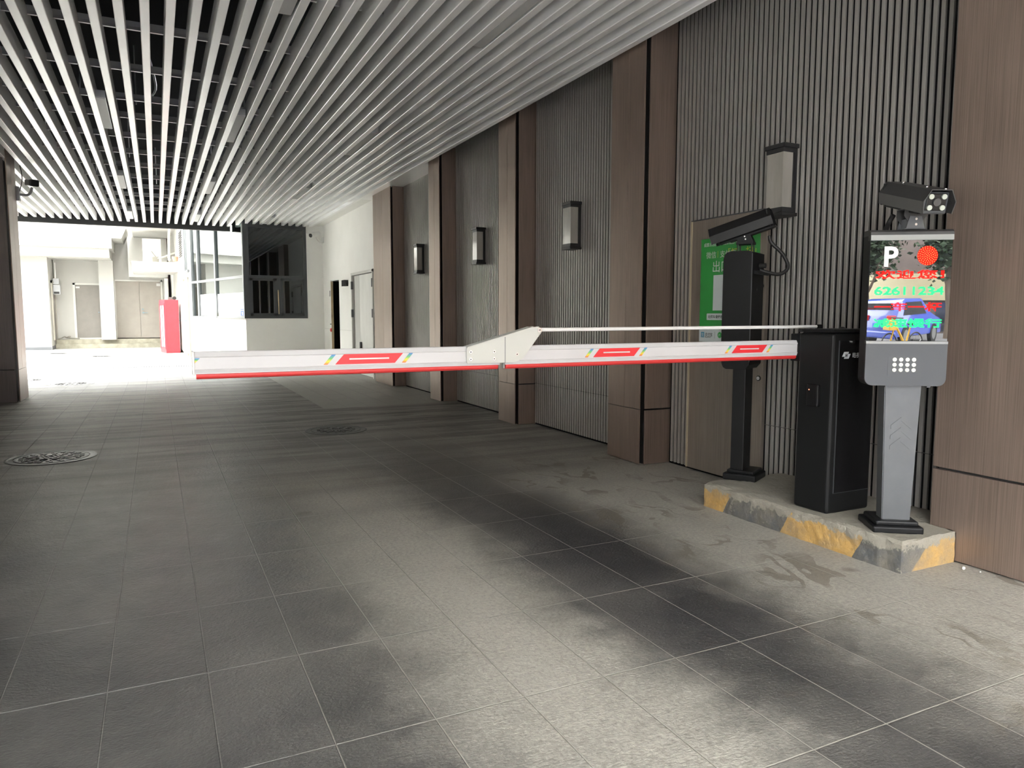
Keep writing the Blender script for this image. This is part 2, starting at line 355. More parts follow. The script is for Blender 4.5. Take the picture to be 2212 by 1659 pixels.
# ------------------------------------------------------------------ mesh helpers
class MB:
    """collects shapes into one mesh; off is subtracted so shapes can be given in world coordinates"""
    def __init__(s, off=(0, 0, 0)):
        s.bm = bmesh.new(); s.off = Vector(off); s.smooth = False
    def _v(s, pts, T=None):
        return [s.bm.verts.new((T @ Vector(p) if T else Vector(p)) - s.off) for p in pts]
    def _f(s, vs):
        try: return s.bm.faces.new(vs)
        except ValueError: return None
    def box(s, x0, x1, y0, y1, z0, z1, bev=0.0, T=None, seg=2):
        v = s._v([(x, y, z) for x in (x0, x1) for y in (y0, y1) for z in (z0, z1)], T)
        fs = [s._f([v[i] for i in q]) for q in ((0, 1, 3, 2), (4, 6, 7, 5), (0, 4, 5, 1), (2, 3, 7, 6), (0, 2, 6, 4), (1, 5, 7, 3))]
        if bev > 0:
            es = {e for f in fs for e in f.edges}
            bmesh.ops.bevel(s.bm, geom=list(es), offset=bev, segments=seg, profile=.5, affect='EDGES')
        return s
    def prism(s, poly, a, b, axis='y', T=None, bev=0.0):
        def p3(u, w, t): return {'x': (t, u, w), 'y': (u, t, w), 'z': (u, w, t)}[axis]
        A = s._v([p3(u, w, a) for u, w in poly], T); B = s._v([p3(u, w, b) for u, w in poly], T)
        n = len(poly); fs = [s._f(A), s._f(B[::-1])]
        for i in range(n): fs.append(s._f([A[i], B[i], B[(i + 1) % n], A[(i + 1) % n]]))
        if bev > 0:
            es = {e for f in fs if f for e in f.edges}
            bmesh.ops.bevel(s.bm, geom=list(es), offset=bev, segments=2, profile=.5, affect='EDGES')
        return s
    def cyl(s, p0, p1, r, seg=20, r2=None, T=None):
        p0, p1 = Vector(p0), Vector(p1); d = (p1 - p0).normalized()
        a = d.orthogonal().normalized(); b2 = d.cross(a); r2 = r if r2 is None else r2
        ring = lambda c, q: [c + (a * math.cos(2 * math.pi * i / seg) + b2 * math.sin(2 * math.pi * i / seg)) * q for i in range(seg)]
        A = s._v(ring(p0, r), T); B = s._v(ring(p1, r2), T)
        s._f(A[::-1]); s._f(B)
        for i in range(seg): s._f([A[i], A[(i + 1) % seg], B[(i + 1) % seg], B[i]])
        s.smooth = True; return s
    def lathe(s, c, prof, seg=32, T=None):
        """profile of (radius, z) pairs about a vertical axis through c"""
        rings = [s._v([(c[0] + r * math.cos(2 * math.pi * i / seg), c[1] + r * math.sin(2 * math.pi * i / seg), c[2] + z) for i in range(seg)], T) for r, z in prof]
        for A, B in zip(rings, rings[1:]):
            for i in range(seg): s._f([A[i], A[(i + 1) % seg], B[(i + 1) % seg], B[i]])
        s._f(rings[0][::-1]); s._f(rings[-1]); s.smooth = True; return s
    def tube(s, pts, r, seg=12, sub=6, T=None):
        P = [Vector(p) for p in pts]; q = []
        for i in range(len(P) - 1):
            a, b, c, d = P[max(i - 1, 0)], P[i], P[i + 1], P[min(i + 2, len(P) - 1)]
            for k in range(sub):
                t = k / sub
                q.append(.5 * ((2 * b) + (c - a) * t + (2 * a - 5 * b + 4 * c - d) * t * t + (3 * b - a - 3 * c + d) * t ** 3))
        q.append(P[-1]); rings = []; n0 = None
        for i, p in enumerate(q):
            t = (q[min(i + 1, len(q) - 1)] - q[max(i - 1, 0)]).normalized()
            n0 = t.orthogonal().normalized() if n0 is None else (n0 - t * n0.dot(t)).normalized()
            bn = t.cross(n0)
            rings.append(s._v([p + (n0 * math.cos(2 * math.pi * k / seg) + bn * math.sin(2 * math.pi * k / seg)) * r for k in range(seg)], T))
        for A, B in zip(rings, rings[1:]):
            for i in range(seg): s._f([A[i], A[(i + 1) % seg], B[(i + 1) % seg], B[i]])
        s._f(rings[0][::-1]); s._f(rings[-1]); s.smooth = True; return s
    def ball(s, c, r, sx=1, sy=1, sz=1, seg=16, T=None):
        m4 = Matrix.Translation(Vector(c) - s.off) @ Matrix.Diagonal((r * sx, r * sy, r * sz, 1))
        if T: m4 = Matrix.Translation(-s.off) @ T @ Matrix.Translation(c) @ Matrix.Diagonal((r * sx, r * sy, r * sz, 1))
        bmesh.ops.create_uvsphere(s.bm, u_segments=seg, v_segments=max(6, seg // 2), radius=1, matrix=m4)
        s.smooth = True; return s
    def text(s, body, T, size, depth=.0006, bold=0.0, fit=None):
        """lettering in the XY plane of T, extruded along +Z; fit gives the width it must span"""
        cu = bpy.data.curves.new('lettering', 'FONT'); cu.body = body; cu.size = size
        cu.extrude = depth; cu.offset = bold; cu.resolution_u = 3
        o = bpy.data.objects.new('lettering', cu); COL.objects.link(o)
        bpy.context.view_layer.update()
        me = bpy.data.meshes.new_from_object(o.evaluated_get(bpy.context.evaluated_depsgraph_get()))
        bpy.data.objects.remove(o); bpy.data.curves.remove(cu)
        if me.vertices and fit:
            xs = [v.co.x for v in me.vertices]; k = fit / (max(xs) - min(xs)); x0 = min(xs)
            for v in me.vertices: v.co.x = (v.co.x - x0) * k
        me.transform(Matrix.Translation(-s.off) @ T)
        s.bm.from_mesh(me); bpy.data.meshes.remove(me); return s
    def build(s, name, mat, parent=None, smooth=None):
        bmesh.ops.recalc_face_normals(s.bm, faces=s.bm.faces)
        me = bpy.data.meshes.new(name); s.bm.to_mesh(me); s.bm.free()
        me.materials.append(mat)
        if s.smooth if smooth is None else smooth:
            me.shade_smooth(); me.set_sharp_from_angle(angle=R(40))
        o = bpy.data.objects.new(name, me); COL.objects.link(o)
        if parent: o.parent = parent
        else: o.location = s.off
        return o

def tag(o, label, cat, group=None, kind=None):
    o['label'] = label; o['category'] = cat
    if group: o['group'] = group
    if kind: o['kind'] = kind
    return o

def thing(name, label, cat, loc, rz=0.0, group=None, kind=None):
    o = bpy.data.objects.new(name, None); COL.objects.link(o)
    o.empty_display_size = .1; o.location = loc; o.rotation_euler = (0, 0, rz)
    return tag(o, label, cat, group, kind)

def struct(o, label=None, cat=None):
    o['kind'] = 'structure'
    if label: o['label'] = label
    if cat: o['category'] = cat
    return o

def copy_tree(o, parent=None):
    c = o.copy(); COL.objects.link(c)
    if parent: c.parent = parent
    for ch in list(o.children): copy_tree(ch, c)
    return c

# wall plane helper: text on a plane facing -X at x, reading towards -Y
def on_minus_x(x, y, z):
    return Matrix(((0, 0, -1, x), (-1, 0, 0, y), (0, 1, 0, z), (0, 0, 0, 1)))
def on_minus_y(x, y, z):
    return Matrix(((1, 0, 0, x), (0, 0, -1, y), (0, 1, 0, z), (0, 0, 0, 1)))

# ================================================================== THE SETTING
ZC = 3.27            # underside of the ceiling slats
Y_END = 18.66        # where the covered drive ends
Y_IN = -3.0          # street end of the covered drive

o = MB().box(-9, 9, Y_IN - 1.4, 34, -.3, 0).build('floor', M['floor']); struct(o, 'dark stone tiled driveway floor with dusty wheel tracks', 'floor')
o = MB().box(-30, 30, -34, Y_IN - 1.4, -.4, -.06).build('street_ground', M['asphalt']); struct(o, 'grey street surface seen mirrored in the display', 'street')

# ceiling: black deck above, slats, rails and end fascia as its parts
ceil = MB().box(-2.9, 4.2, Y_IN, Y_END + .12, 4.05, 4.2).build('ceiling', M['deck']); struct(ceil, 'black ceiling void behind long pale grey slats', 'ceiling')
def slat(x):
    b = MB(); w, h, t = .062, .165, .0025
    prof = [(x - w / 2, ZC + h), (x - w / 2, ZC + .004), (x - w / 2 + .004, ZC), (x + w / 2 - .004, ZC), (x + w / 2, ZC + .004), (x + w / 2, ZC + h)]
    return b.prism(prof, Y_IN + .05, Y_END - (0 if x < 1.7 else .78 if x > 1.86 else (x - 1.7) * 4.8), 'y').build('slat', M['slat'], ceil)
k = -17
while .013 + .1605 * k < 3.44:
    slat(.013 + .1605 * k); k += 1
for y in (-1.0, 0, 1.0, 2.1, 3.2, 4.3, 5.42, 6.56, 7.64, 8.66, 9.43, 10.44, 11.44, 12.42, 13.42, 14.42, 15.42, 16.42, 17.4):
    b = MB().prism([(y - .008, ZC + .145), (y - .011, ZC + .120), (y + .011, ZC + .120), (y + .008, ZC + .145), (y + .008, ZC + .185), (y - .008, ZC + .185)], -2.85, 3.42, 'x')
    b.build('cross_rail', M['rail'], ceil)
for (x, y) in ((-.62, 9.05), (-.10, 9.0), (.42, 10.0), (-.25, 12.0), (.1, 14.2), (.9, 12.9), (-1.2, 11.5), (1.15, 10.4), (-.75, 13.4)):
    MB().cyl((x, y, ZC + .17), (x, y, 4.06), .006, 8).build('hanger_rod', M['rail'], ceil)
MB().tube([(.0, 8.6, 4.0), (.1, 9.2, 3.72), (.05, 9.6, 3.66), (.3, 10.2, 3.8), (.5, 11, 4.0)], .012, 8).build('loose_cable', M['rail'], ceil)
MB().box(-2.9, 1.66, Y_END, Y_END + .12, ZC - .105, 4.1).build('end_fascia', M['fascia'], ceil)
MB().box(3.425, 4.2, 9.9, 13.4, ZC + .03, ZC + .09).build('side_soffit', M['slat'], ceil)
MB().box(3.425, 4.2, 13.4, 18.3, ZC + .03, ZC + .09).build('side_soffit', M['white_wall'], ceil)

# fluted right wall: one ribbed panel per bay, on a plain backing
wr = MB().box(3.80, 4.2, Y_IN, 12.9, 0, 4.05).build('wall_right', M['flute']); struct(wr, 'grey vertically fluted metal wall beside the driveway', 'wall')
XF, PITCH_R = 3.715, .0443
def fluted(y0, y1, name='fluted_panel', x=XF, gaps=()):
    b = MB(); y = y0
    MB().box(x + .014, 3.80, y0, y1, 0, 4.0).build('backing_board', M['deck'], wr)
    y = y0 + .009
    while y + .027 < y1:
        z0 = 1.915 if any(a < y + .0135 < c for a, c in gaps) else .02
        b.prism([(x + .015, y + .001), (x + .0008, y + .001), (x, y + .0018), (x, y + .0232), (x + .0008, y + .024), (x + .015, y + .024)], z0, 4.0, 'z')
        y += PITCH_R
    return b.build(name, M['flute'], wr)
fluted(2.31, 4.72, gaps=((3.68, 4.47),))
fluted(5.20, 7.07); fluted(7.52, 9.43, x=3.73); fluted(9.88, 11.80, x=3.745)
for (a, c, x) in ((2.31, 3.68, XF), (5.2, 7.07, XF), (7.52, 9.43, 3.73)):
    MB().box(x - .0008, x + .01, a, c, .455, .458).build('panel_joint', M['black_ink'], wr)

# bronze clad columns standing out from the fluted wall
def column(xc, y0, y1, label, wide_face=True, top=3.45, side=1):
    """side=1: drive face looks to -X; side=-1: mirrored for the far side of the drive"""
    t = thing('column', label, 'column', (xc, y0, 0), 0, 'bronze clad columns along the driveway', 'structure')
    O = (xc, y0, 0); xw = xc + side * (.34 if side > 0 else .75)
    lo = lambda a, b: (min(a, b), max(a, b))
    mt = M['bronze'] if side > 0 else M['bronze_shaded']
    cx0, cx1 = lo(xc + side * .055, xw)
    MB(O).box(cx0, cx1, y0 + .055, y1 - .004, 0, top).build('core', M['black_ink'], t)
    seam = .448; ym = y0 + .032 + (y1 - y0 - .03) * .47; fx = lo(xc, xc + side * .012)
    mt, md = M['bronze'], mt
    MB(O).box(*fx, y0 + .032, ym - .002, seam + .002, top, .002).build('face_panel', mt, t)
    MB(O).box(*fx, ym + .002, y1, seam + .002, top, .002).build('face_panel', mt, t)
    MB(O).box(*fx, y0 + .032, y1, .006, seam - .002, .002).build('plinth_panel', mt, t)
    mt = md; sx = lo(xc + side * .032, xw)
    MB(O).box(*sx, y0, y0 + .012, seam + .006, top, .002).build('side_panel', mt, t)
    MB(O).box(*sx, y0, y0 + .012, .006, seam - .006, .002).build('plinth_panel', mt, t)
    if side > 0: MB(O).box(*lo(xc + .012, xw), y1 - .005, y1 + .01, .006, top).build('back_panel', mt, t)
    return t
column(3.445, 4.72, 5.20, 'tall bronze clad column just behind the panel with the green poster')
column(3.49, 7.07, 7.52, 'second bronze clad column, rising behind the white boom elbow bracket')
column(3.505, 9.43, 9.88, 'third bronze clad column from the gate, beside the pale paving patch')
column(3.53, 11.80, 12.90, 'bronze clad end column with wide pale face next to the white wall')
column(-1.715, 11.84, 12.57, 'bronze clad column with shaded side standing apart across the driveway', side=-1)

t = thing('column', 'wide brown clad column beside the ticket display and concrete island', 'column', (3.465, Y_IN, 0), 0, 'bronze clad columns along the driveway', 'structure')
O = (3.465, Y_IN, 0)
MB(O).box(3.49, 3.80, Y_IN + .02, 2.29, 0, 4.0).build('core', M['black_ink'], t)
MB(O).box(3.465, 3.495, Y_IN, 2.305, .452, 4.0, .002).build('face_panel', M['bronze'], t)
MB(O).box(3.465, 3.495, Y_IN, 2.305, .006, .440, .002).build('plinth_panel', M['bronze'], t)
MB(O).box(3.495, 3.80, Y_IN, Y_IN + .03, .006, 4.0).build('side_panel', M['bronze'], t)

# far side of the covered drive (never seen directly; made white to bounce light into the drive)
wlft = MB().box(-3.2, -2.75, Y_IN, 16.5, 0, 4.05).build('wall_left', M['white_wall']); struct(wlft, 'unseen wall across the driveway, made white to bounce light', 'wall')
# building above the covered drive, its unseen height raised to shade the courtyard
o = MB().box(-9, 9, Y_IN - .05, Y_END + .12, 4.2, 22).build('wall_above', M['court_wall']); struct(o, 'pale building storeys above the driveway', 'wall')
o = MB().box(-9, -3.2, Y_IN, 16.5, 0, 4.2).build('wall_outer', M['court_wall']); struct(o, 'pale building mass beside the driveway', 'wall')
o = MB().box(4.2, 9, Y_IN, 13.2, 0, 4.2).build('wall_service', M['court_wall']); struct(o, 'pale building mass behind the fluted wall', 'wall')

# white wall with the service doors, past the end column
XS = 3.66
wsv = MB()
doors = ((16.25, 17.06, 1.97), (13.42, 15.06, 2.03))       # openings (y0, y1, height)
ys = [12.91] + [q for d in sorted(doors) for q in d[:2]] + [18.4]
for i in range(0, len(ys), 2): wsv.box(XS, XS + .25, ys[i], ys[i + 1], 0, 3.33)
for a, c, hh in doors: wsv.box(XS, XS + .25, a, c, hh, 3.33)
o = wsv.build('wall_white', M['white_wall']); struct(o, 'white plastered wall with two service doors', 'wall')
MB().box(XS - .001, XS + .01, 15.08, 16.24, .868, .874).build('render_joint', M['jamb'], o)
MB().box(XS - .001, XS + .01, 17.08, 17.85, .868, .874).build('render_joint', M['jamb'], o)

# ajar service door: dark gap, white leaf standing slightly open
d = thing('door_1', 'narrow white service door standing ajar with a dark gap', 'door', (XS, 16.25, 0), 0, None, 'structure'); O = (XS, 16.25, 0)
g_ = MB(O); g_.box(XS + .90, XS + .95, 16.0, 17.3, 0, 2.2); g_.box(XS + .251, XS + .95, 15.95, 16.0, 0, 2.2); g_.box(XS + .251, XS + .95, 17.3, 17.35, 0, 2.2); g_.box(XS + .251, XS + .95, 15.95, 17.35, 2.2, 2.25); g_.box(XS + .251, XS + .95, 15.95, 17.35, .0005, .004)
g_.box(XS + .03, XS + .26, 17.045, 17.062, 0, 1.97)  # black lining: shade of the doorway put into the colour
g_.build('dark_gap', M['deck'], d)
MB(O).box(XS - .012, XS + .03, 17.02, 17.08, 0, 1.99).build('jamb', M['jamb'], d)
T = Matrix.Translation((XS + .02, 17.04, 0)) @ Matrix.Rotation(R(-10), 4, 'Z')
MB(O).box(-.05, 0, -.50, 0, .02, 1.94, .002, T).build('leaf', M['door_white'], d)
MB(O).box(-.051, .001, -.512, -.498, .02, 1.94, 0, T).build('leaf_edge', M['wood_edge'], d)
MB(O).box(-.075, -.05, -.42, -.32, .98, 1.0, .004, T).build('handle', M['hinge'], d)
MB(O).ball((-.06, -.47, .86), .05, .5, .9, .9, 12, T).build('red_tag', M['sticker_red'], d)
for z in (1.62,): MB(O).box(-.062, -.045, -.05, .0, z, z + .13, 0, T).build('hinge', M['hinge'], d)

d = thing('door_2', 'wide white double service door with a cracked leaf', 'door', (XS, 13.42, 0), 0, None, 'structure'); O = (XS, 13.42, 0)
MB(O).box(XS + .12, XS + .24, 13.42, 15.06, 0, 2.03).build('backing', M['deck'], d)  # added black board, stops daylight leaking under the leaves
MB(O).box(XS + .03, XS + .09, 13.45, 14.57, .006, 1.99, .002).build('leaf', M['door_white'], d)
MB(O).box(XS + .03, XS + .09, 14.58, 15.02, .006, 1.99, .002).build('leaf', M['jamb'], d)
fr = MB(O); fr.box(XS - .02, XS + .1, 13.40, 13.46, 0, 2.05); fr.box(XS - .02, XS + .1, 15.02, 15.08, 0, 2.05); fr.box(XS - .02, XS + .1, 13.40, 15.08, 2.0, 2.05)
fr.build('frame', M['jamb'], d)
for y, z in ((15.03, 1.72), (15.03, 1.15), (13.44, 1.72), (13.44, 1.15)):
    MB(O).box(XS - .03, XS + .01, y - .02, y + .03, z, z + .16).build('hinge', M['hinge'], d)
MB(O).box(XS - .01, XS + .03, 14.44, 14.50, .52, .66, .004).build('pull', M['hinge'], d)

# ------------------------------------------------------------------ guard booth
CX, CY = 1.87, 17.90                      # the booth's outer corner
dirv = Vector((-.99, 4.45, 0)).normalized(); SL = 4.30   # glazed side runs back from the corner
Tside = Matrix(((dirv.x, -dirv.y, 0, CX), (dirv.y, dirv.x, 0, CY), (0, 0, 1, 0), (0, 0, 0, 1)))  # local x along the wall, +y towards the court
ZW0, ZW1 = 1.115, 3.22
b = MB(); b.box(CX + .0, 3.80, CY, CY + .15, 0, ZW0); b.box(3.27, 3.80, CY, CY + .15, ZW0, 3.6)
MB().box(CX - .16, 3.80, CY + .08, CY + .14, 3.44, 4.1).build('end_fascia', M['fascia'], ceil)  # added above the booth to block skylight from the slats
MB().box(0, .9, -.06, -.03, 3.3, 4.1, 0, Tside).build('end_fascia', M['fascia'], ceil)  # added along the booth side, also blocking skylight
o = b.build('wall_booth', M['white_wall']); struct(o, 'white booth front wall below and beside the dark window', 'wall')
C2 = Vector((.87, 22.4, 0)); dir2 = Vector((-.193, 4.16, 0)).normalized()
Tc = Matrix(((dir2.x, -dir2.y, 0, C2.x), (dir2.y, dir2.x, 0, C2.y), (0, 0, 1, 0), (0, 0, 0, 1))); RC = math.atan2(dir2.y, dir2.x)
b = MB(); b.box(0, SL + .2, -.15, 0, 0, ZW0, 0, Tside); b.box(SL, SL + .2, -.15, 0, ZW0, 8, 0, Tside); b.box(0, SL, -.15, .0, 3.9, 8, 0, Tside)
o = b.build('wall_booth_side', M['court_wall']); struct(o, 'white booth side wall towards the courtyard', 'wall')

w = thing('window_1', 'dark tinted booth window mirroring the ceiling slats', 'window', (CX, CY, ZW0), 0, None, 'structure'); O = (CX, CY, ZW0)
zt = 2.08
f = MB(O); f.box(CX + .0, CX + .10, CY - .03, CY + .07, ZW0, 3.45); f.box(3.20, 3.27, CY - .02, CY + .07, ZW0, 3.3)
f.box(CX + .1, 3.2, CY - .02, CY + .07, ZW0, ZW0 + .06); f.box(CX + .1, 3.2, CY - .02, CY + .07, zt - .03, zt + .03); f.box(CX + .1, 3.2, CY - .02, CY + .07, 3.2, 3.45)
f.build('frame', M['win_frame'], w)
f = MB(O); x0, x1 = CX + .10, 2.58
for (a, c, e, g) in ((x0, x1, ZW0 + .06, ZW0 + .12), (x0, x1, zt - .09, zt - .03), (x0, x0 + .07, ZW0 + .06, zt - .03), (x1 - .08, x1, ZW0 + .06, zt - .03)):
    f.box(a, c, CY + .0, CY + .05, e, g)
f.box(2.575, 2.665, CY + .0, CY + .04, ZW0 + .06, zt - .03)
f.build('sliding_sash', M['win_frame'], w)
f = MB(O); x0, x1 = 2.66, 3.20
for (a, c, e, g) in ((x0, x1, ZW0 + .06, ZW0 + .12), (x0, x1, zt - .09, zt - .03), (x0, x0 + .06, ZW0 + .06, zt - .03), (x1 - .04, x1, ZW0 + .06, zt - .03)):
    f.box(a, c, CY - .01, CY + .04, e, g)
f.build('sliding_sash', M['win_frame'], w)
MB(O).box(CX + .1, 3.2, CY + .020, CY + .026, zt + .03, 3.2).build('pane', M['glass_dark'], w)
MB(O).box(CX + .16, 2.51, CY + .026, CY + .032, ZW0 + .1, zt - .06).build('pane', M['glass_dark'], w)
MB(O).box(2.70, 3.17, CY + .012, CY + .018, ZW0 + .1, zt - .06).build('pane', M['glass_dark'], w)
MB(O).cyl((2.605, CY - .03, ZW0 + .1), (2.60, CY - .03, 1.78), .012, 10).build('wooden_rod', M['wood_edge'], w)

w2 = thing('window_2', 'pale glazed side of the booth facing the bright courtyard', 'window', (CX, CY, ZW0), math.atan2(dirv.y, dirv.x), None, 'structure')
m1, m2 = 2.15, 3.68   # mullions along the side
f = MB()
for a, c in ((0, .07), (m1 - .05, m1 + .05), (m2 - .06, m2 + .06), (SL - .05, SL)): f.box(a, c, -.06, .03, 0, 3.9 - ZW0)
f.box(0, SL, -.06, .025, 0, .05); f.box(0, SL, -.06, .025, zt - ZW0 - .03, zt - ZW0 + .03); f.box(0, SL, -.06, .025, 2.72, 2.8)
f.build('frame', M['win_frame_light'], w2)
for a, c in ((.07, m1 - .05), (m1 + .05, m2 - .06), (m2 + .06, SL - .05)):
    MB().box(a, c, -.02, -.014, .05, zt - ZW0 - .03).build('pane', M['glass_pale'], w2)
    MB().box(a, c, -.02, -.014, zt - ZW0 + .03, 2.75).build('pane', M['glass_pale'], w2)
MB().box(.09, m1 - .07, -.012, -.009, .12, .60).build('white_sheet', M['paper'], w2)
MB().box(m1 + .07, m2 - .08, -.012, -.009, .06, .62).build('scuffed_film', M['film'], w2)
MB().box(.09, m1 - .07, -.012, -.009, .05, .12).build('cream_strip', M['shop_sign'], w2)

p = thing('number_sign', 'small blue house number plate stuck low on the booth glass', 'sign', (CX, CY, ZW0), math.atan2(dirv.y, dirv.x))
Tn = Matrix.Rotation(math.pi, 4, 'Z') 
MB().box(.10, .34, .0, .006, .06, .22).build('plate', M['blue_sign'], p)
Tt = Matrix(((-1, 0, 0, .27), (0, 0, 1, .0066), (0, 1, 0, .075), (0, 0, 0, 1)))
MB().text('91', Tt, .11, .0006, .002).build('digits', M['white_ink'], p)
f = MB()
for i in range(5): f.box(.125 + i * .04, .153 + i * .04, .006, .0068, .172, .196)
f.build('lettering', M['white_ink'], p)

# booth inside: floor, back wall, swivel chair silhouette
o = MB().box(2.0, 3.8, 21.2, 21.3, 0, 4).build('wall_booth_back', M['skirting']); struct(o, 'dim back wall inside the booth', 'wall')
o = MB().box(.9, 3.9, 18.05, 21.3, 3.5, 3.6).build('ceiling_booth', M['deck']); struct(o, 'dark ceiling inside the booth', 'ceiling')
t = thing('office_chair', 'black office chair inside the booth behind the dark glass', 'chair', (2.25, 18.85, 0))
MB().box(-.24, .24, -.24, .24, .46, .55, .04).build('seat', M['black_rubber'], t)
MB().prism([(-.23, .58), (.23, .58), (.2, 1.28), (.12, 1.36), (-.12, 1.36), (-.2, 1.28)], .2, .26, 'y', bev=.02).build('backrest', M['black_rubber'], t)
MB().cyl((0, 0, .06), (0, 0, .47), .03, 12).build('post', M['chrome'], t)
for i in range(5):
    a = i * 2 * math.pi / 5; MB().prism([(0, -.02), (.3, -.015), (.3, .015), (0, .02)], .04, .08, 'z', Matrix.Rotation(a, 4, 'Z')).build('base_leg', M['black_rubber'], t)

# ------------------------------------------------------------------ bright courtyard
YB = 30.5
b = MB()
# back wall with two door openings
b.box(-2.62, -1.78, YB, YB + .2, 2.30, 3.12); b.box(-3.2, -2.62, YB, YB + .2, .3, 3.12); b.box(-1.78, -1.32, YB - .55, YB + .2, .3, 3.12)
b.box(-1.32, .24, YB, YB + .2, 2.44, 3.12); b.box(.24, 1.1, YB, YB + .2, 0, 3.12); b.box(-3.5, 1.1, YB, YB + .2, 3.12, 8); b.box(-3.5, 1.1, YB + .3, YB + .4, 0, 8)
o = b.build('wall_back', M['court_wall']); struct(o, 'overexposed white back wall of the courtyard', 'wall')
o = MB().box(-9, -3.22, 29.1, 31, 0, 3.12).build('wall_court_side', M['court_wall']); struct(o, 'blown out white wall beside the courtyard recess', 'wall')
MB().box(-9, -3.225, 29.085, 29.1, 0, .10).build('skirting', M['skirting'], o)
MB().box(-3.22, -3.205, 29.1, 30.0, 0, .12).build('skirting', M['skirting'], o)
b = MB(); b.box(-9, -1.34, 28.4, 30.5, 3.12, 3.42); b.box(-9, -1.25, 28.2, 30.5, 3.42, 3.76); b.prism([(-9, 3.76), (-.95, 3.76), (-.80, 4.1), (-.6, 8), (-9, 8)], 28.2, 30.5, 'y')
o = b.build('wall_overhang', M['court_wall']); struct(o, 'white upper storey overhanging the courtyard recess', 'wall')
b = MB(); b.box(-.82, .45, 29.7, YB, 2.54, 3.96)
o = b.build('trim_1', M['court_wall']); struct(o, 'white lintel step above the double doors', 'trim')
o = MB().box(-.62, 1.2, 26.2, 28.2, 2.58, 2.88).build('trim_2', M['court_wall']); struct(o, 'white canopy slab above the red cabinet', 'trim')
b = MB(); b.box(.32, .44, 29.3, YB, 0, 2.5); b.box(-.62, .75, 25.6, YB, 3.97, 4.25)
o = b.build('trim_3', M['court_wall']); struct(o, 'white ceiling slab and return at the courtyard corner', 'trim')
b = MB(); b.box(-3.2, .12, 30.0, YB + .8, 0, .15); b.box(-3.2, .12, 30.18, YB + .8, .15, .31)
o = b.build('floor_step', M['step']); struct(o, 'worn concrete step below the courtyard doors', 'step')
# courtyard enclosing masses out of direct view that shape the sky light
o = MB().box(-9.5, -9, 16.5, 31, 0, 9).build('wall_court_far', M['court_wall']); struct(o, 'unseen wall enclosing the courtyard to limit the sky light', 'wall')

d = thing('door_3', 'single grey metal door in the courtyard recess', 'door', (-2.2, YB + .06, .31), 0, None, 'structure'); O = (-2.2, YB + .06, .31)
MB(O).box(-2.57, -1.78, YB + .05, YB + .1, .35, 2.27).build('leaf', M['door_grey'], d)
f = MB(O); f.box(-2.64, -2.57, YB - .02, YB + .12, .31, 2.32); f.box(-2.64, -1.78, YB - .02, YB + .12, 2.26, 2.32); f.box(-2.6, -1.78, YB - .02, YB + .1, .31, .36); f.build('frame', M['jamb'], d)
MB(O).box(-2.55, -2.43, YB + .0, YB + .05, 2.14, 2.2).build('door_closer', M['white_ink'], d)
MB(O).cyl((-1.86, YB + .05, 1.28), (-1.86, YB - .02, 1.28), .02, 10).build('handle', M['blue_metal'], d)
d = thing('door_4', 'pair of beige metal doors above the concrete step', 'door', (-.55, YB + .06, .31), 0, None, 'structure'); O = (-.55, YB + .06, .31)
MB(O).box(-1.30, -.523, YB + .04, YB + .1, .34, 2.42).build('leaf', M['door_taupe'], d)
MB(O).box(-.515, .20, YB + .04, YB + .1, .34, 2.42).build('leaf', M['door_taupe'], d)
f = MB(O); f.box(-1.36, -1.30, YB - .03, YB + .12, .31, 2.47); f.box(.20, .26, YB - .03, YB + .12, .31, 2.47); f.box(-1.36, .26, YB - .03, YB + .12, 2.42, 2.47); f.build('frame', M['jamb'], d)
MB(O).cyl((-.42, YB + .04, 1.27), (-.42, YB - .02, 1.27), .035, 14).box(-.42, -.27, YB - .03, YB - .01, 1.255, 1.28).build('handle', M['blue_metal'], d)
MB(O).cyl((-.43, YB + .04, 1.40), (-.43, YB + .01, 1.40), .03, 14).build('lock', M['blue_metal'], d)
MB(O).box(.06, .19, YB, YB + .04, 2.26, 2.36).build('door_closer', M['white_ink'], d)
# side wall past the booth, with two doors, a glazing strip and a louvre
b = MB(); b.box(0, 8.4, -.15, 0, 0, 2.38, 0, Tc); b.box(.95, 8.4, -.15, 0, 2.38, 8, 0, Tc); b.box(0, .95, -.15, 0, 3.95, 8, 0, Tc)
o = b.build('wall_court', M['court_wall']); struct(o, 'white wall beyond the booth carrying the louvred vent', 'wall')
for nm, a, wd, lab in (('door_5', .06, .86, 'white plain door just past the booth glazing'), ('door_6', 1.5, 1.9, 'white courtyard door beside the red cabinet')):
    d = thing(nm, lab, 'door', tuple(C2), RC, None, 'structure')
    MB().box(a + .06, a + wd - .06, .0, .03, .08, 2.18).build('leaf', M['door_court'], d)
    f = MB(); f.box(a, a + .06, 0, .045, 0, 2.25); f.box(a + wd - .06, a + wd, 0, .045, 0, 2.25); f.box(a, a + wd, 0, .045, 2.18, 2.25); f.build('frame', M['jamb_court'], d)
    for z in (.35, 1.1, 1.7): MB().box(a + .05, a + .10, .03, .05, z, z + .18).build('hinge', M['hinge'], d)
    MB().box(a + wd - .2, a + wd - .12, .03, .09, 1.0, 1.04).build('handle', M['blue_metal'], d)
w3 = thing('window_3', 'tall grey glazing strip above the courtyard door', 'window', tuple(C2), RC, None, 'structure')
f = MB(); f.box(0, .07, -.05, .03, 2.38, 3.95); f.box(.88, .95, -.05, .03, 2.38, 3.95); f.box(0, .95, -.05, .03, 2.38, 2.45); f.box(.40, .46, -.05, .03, 2.38, 3.95); f.build('frame', M['win_frame_light'], w3)
MB().box(.07, .88, -.02, -.014, 2.42, 3.95).build('pane', M['glass_pale'], w3)
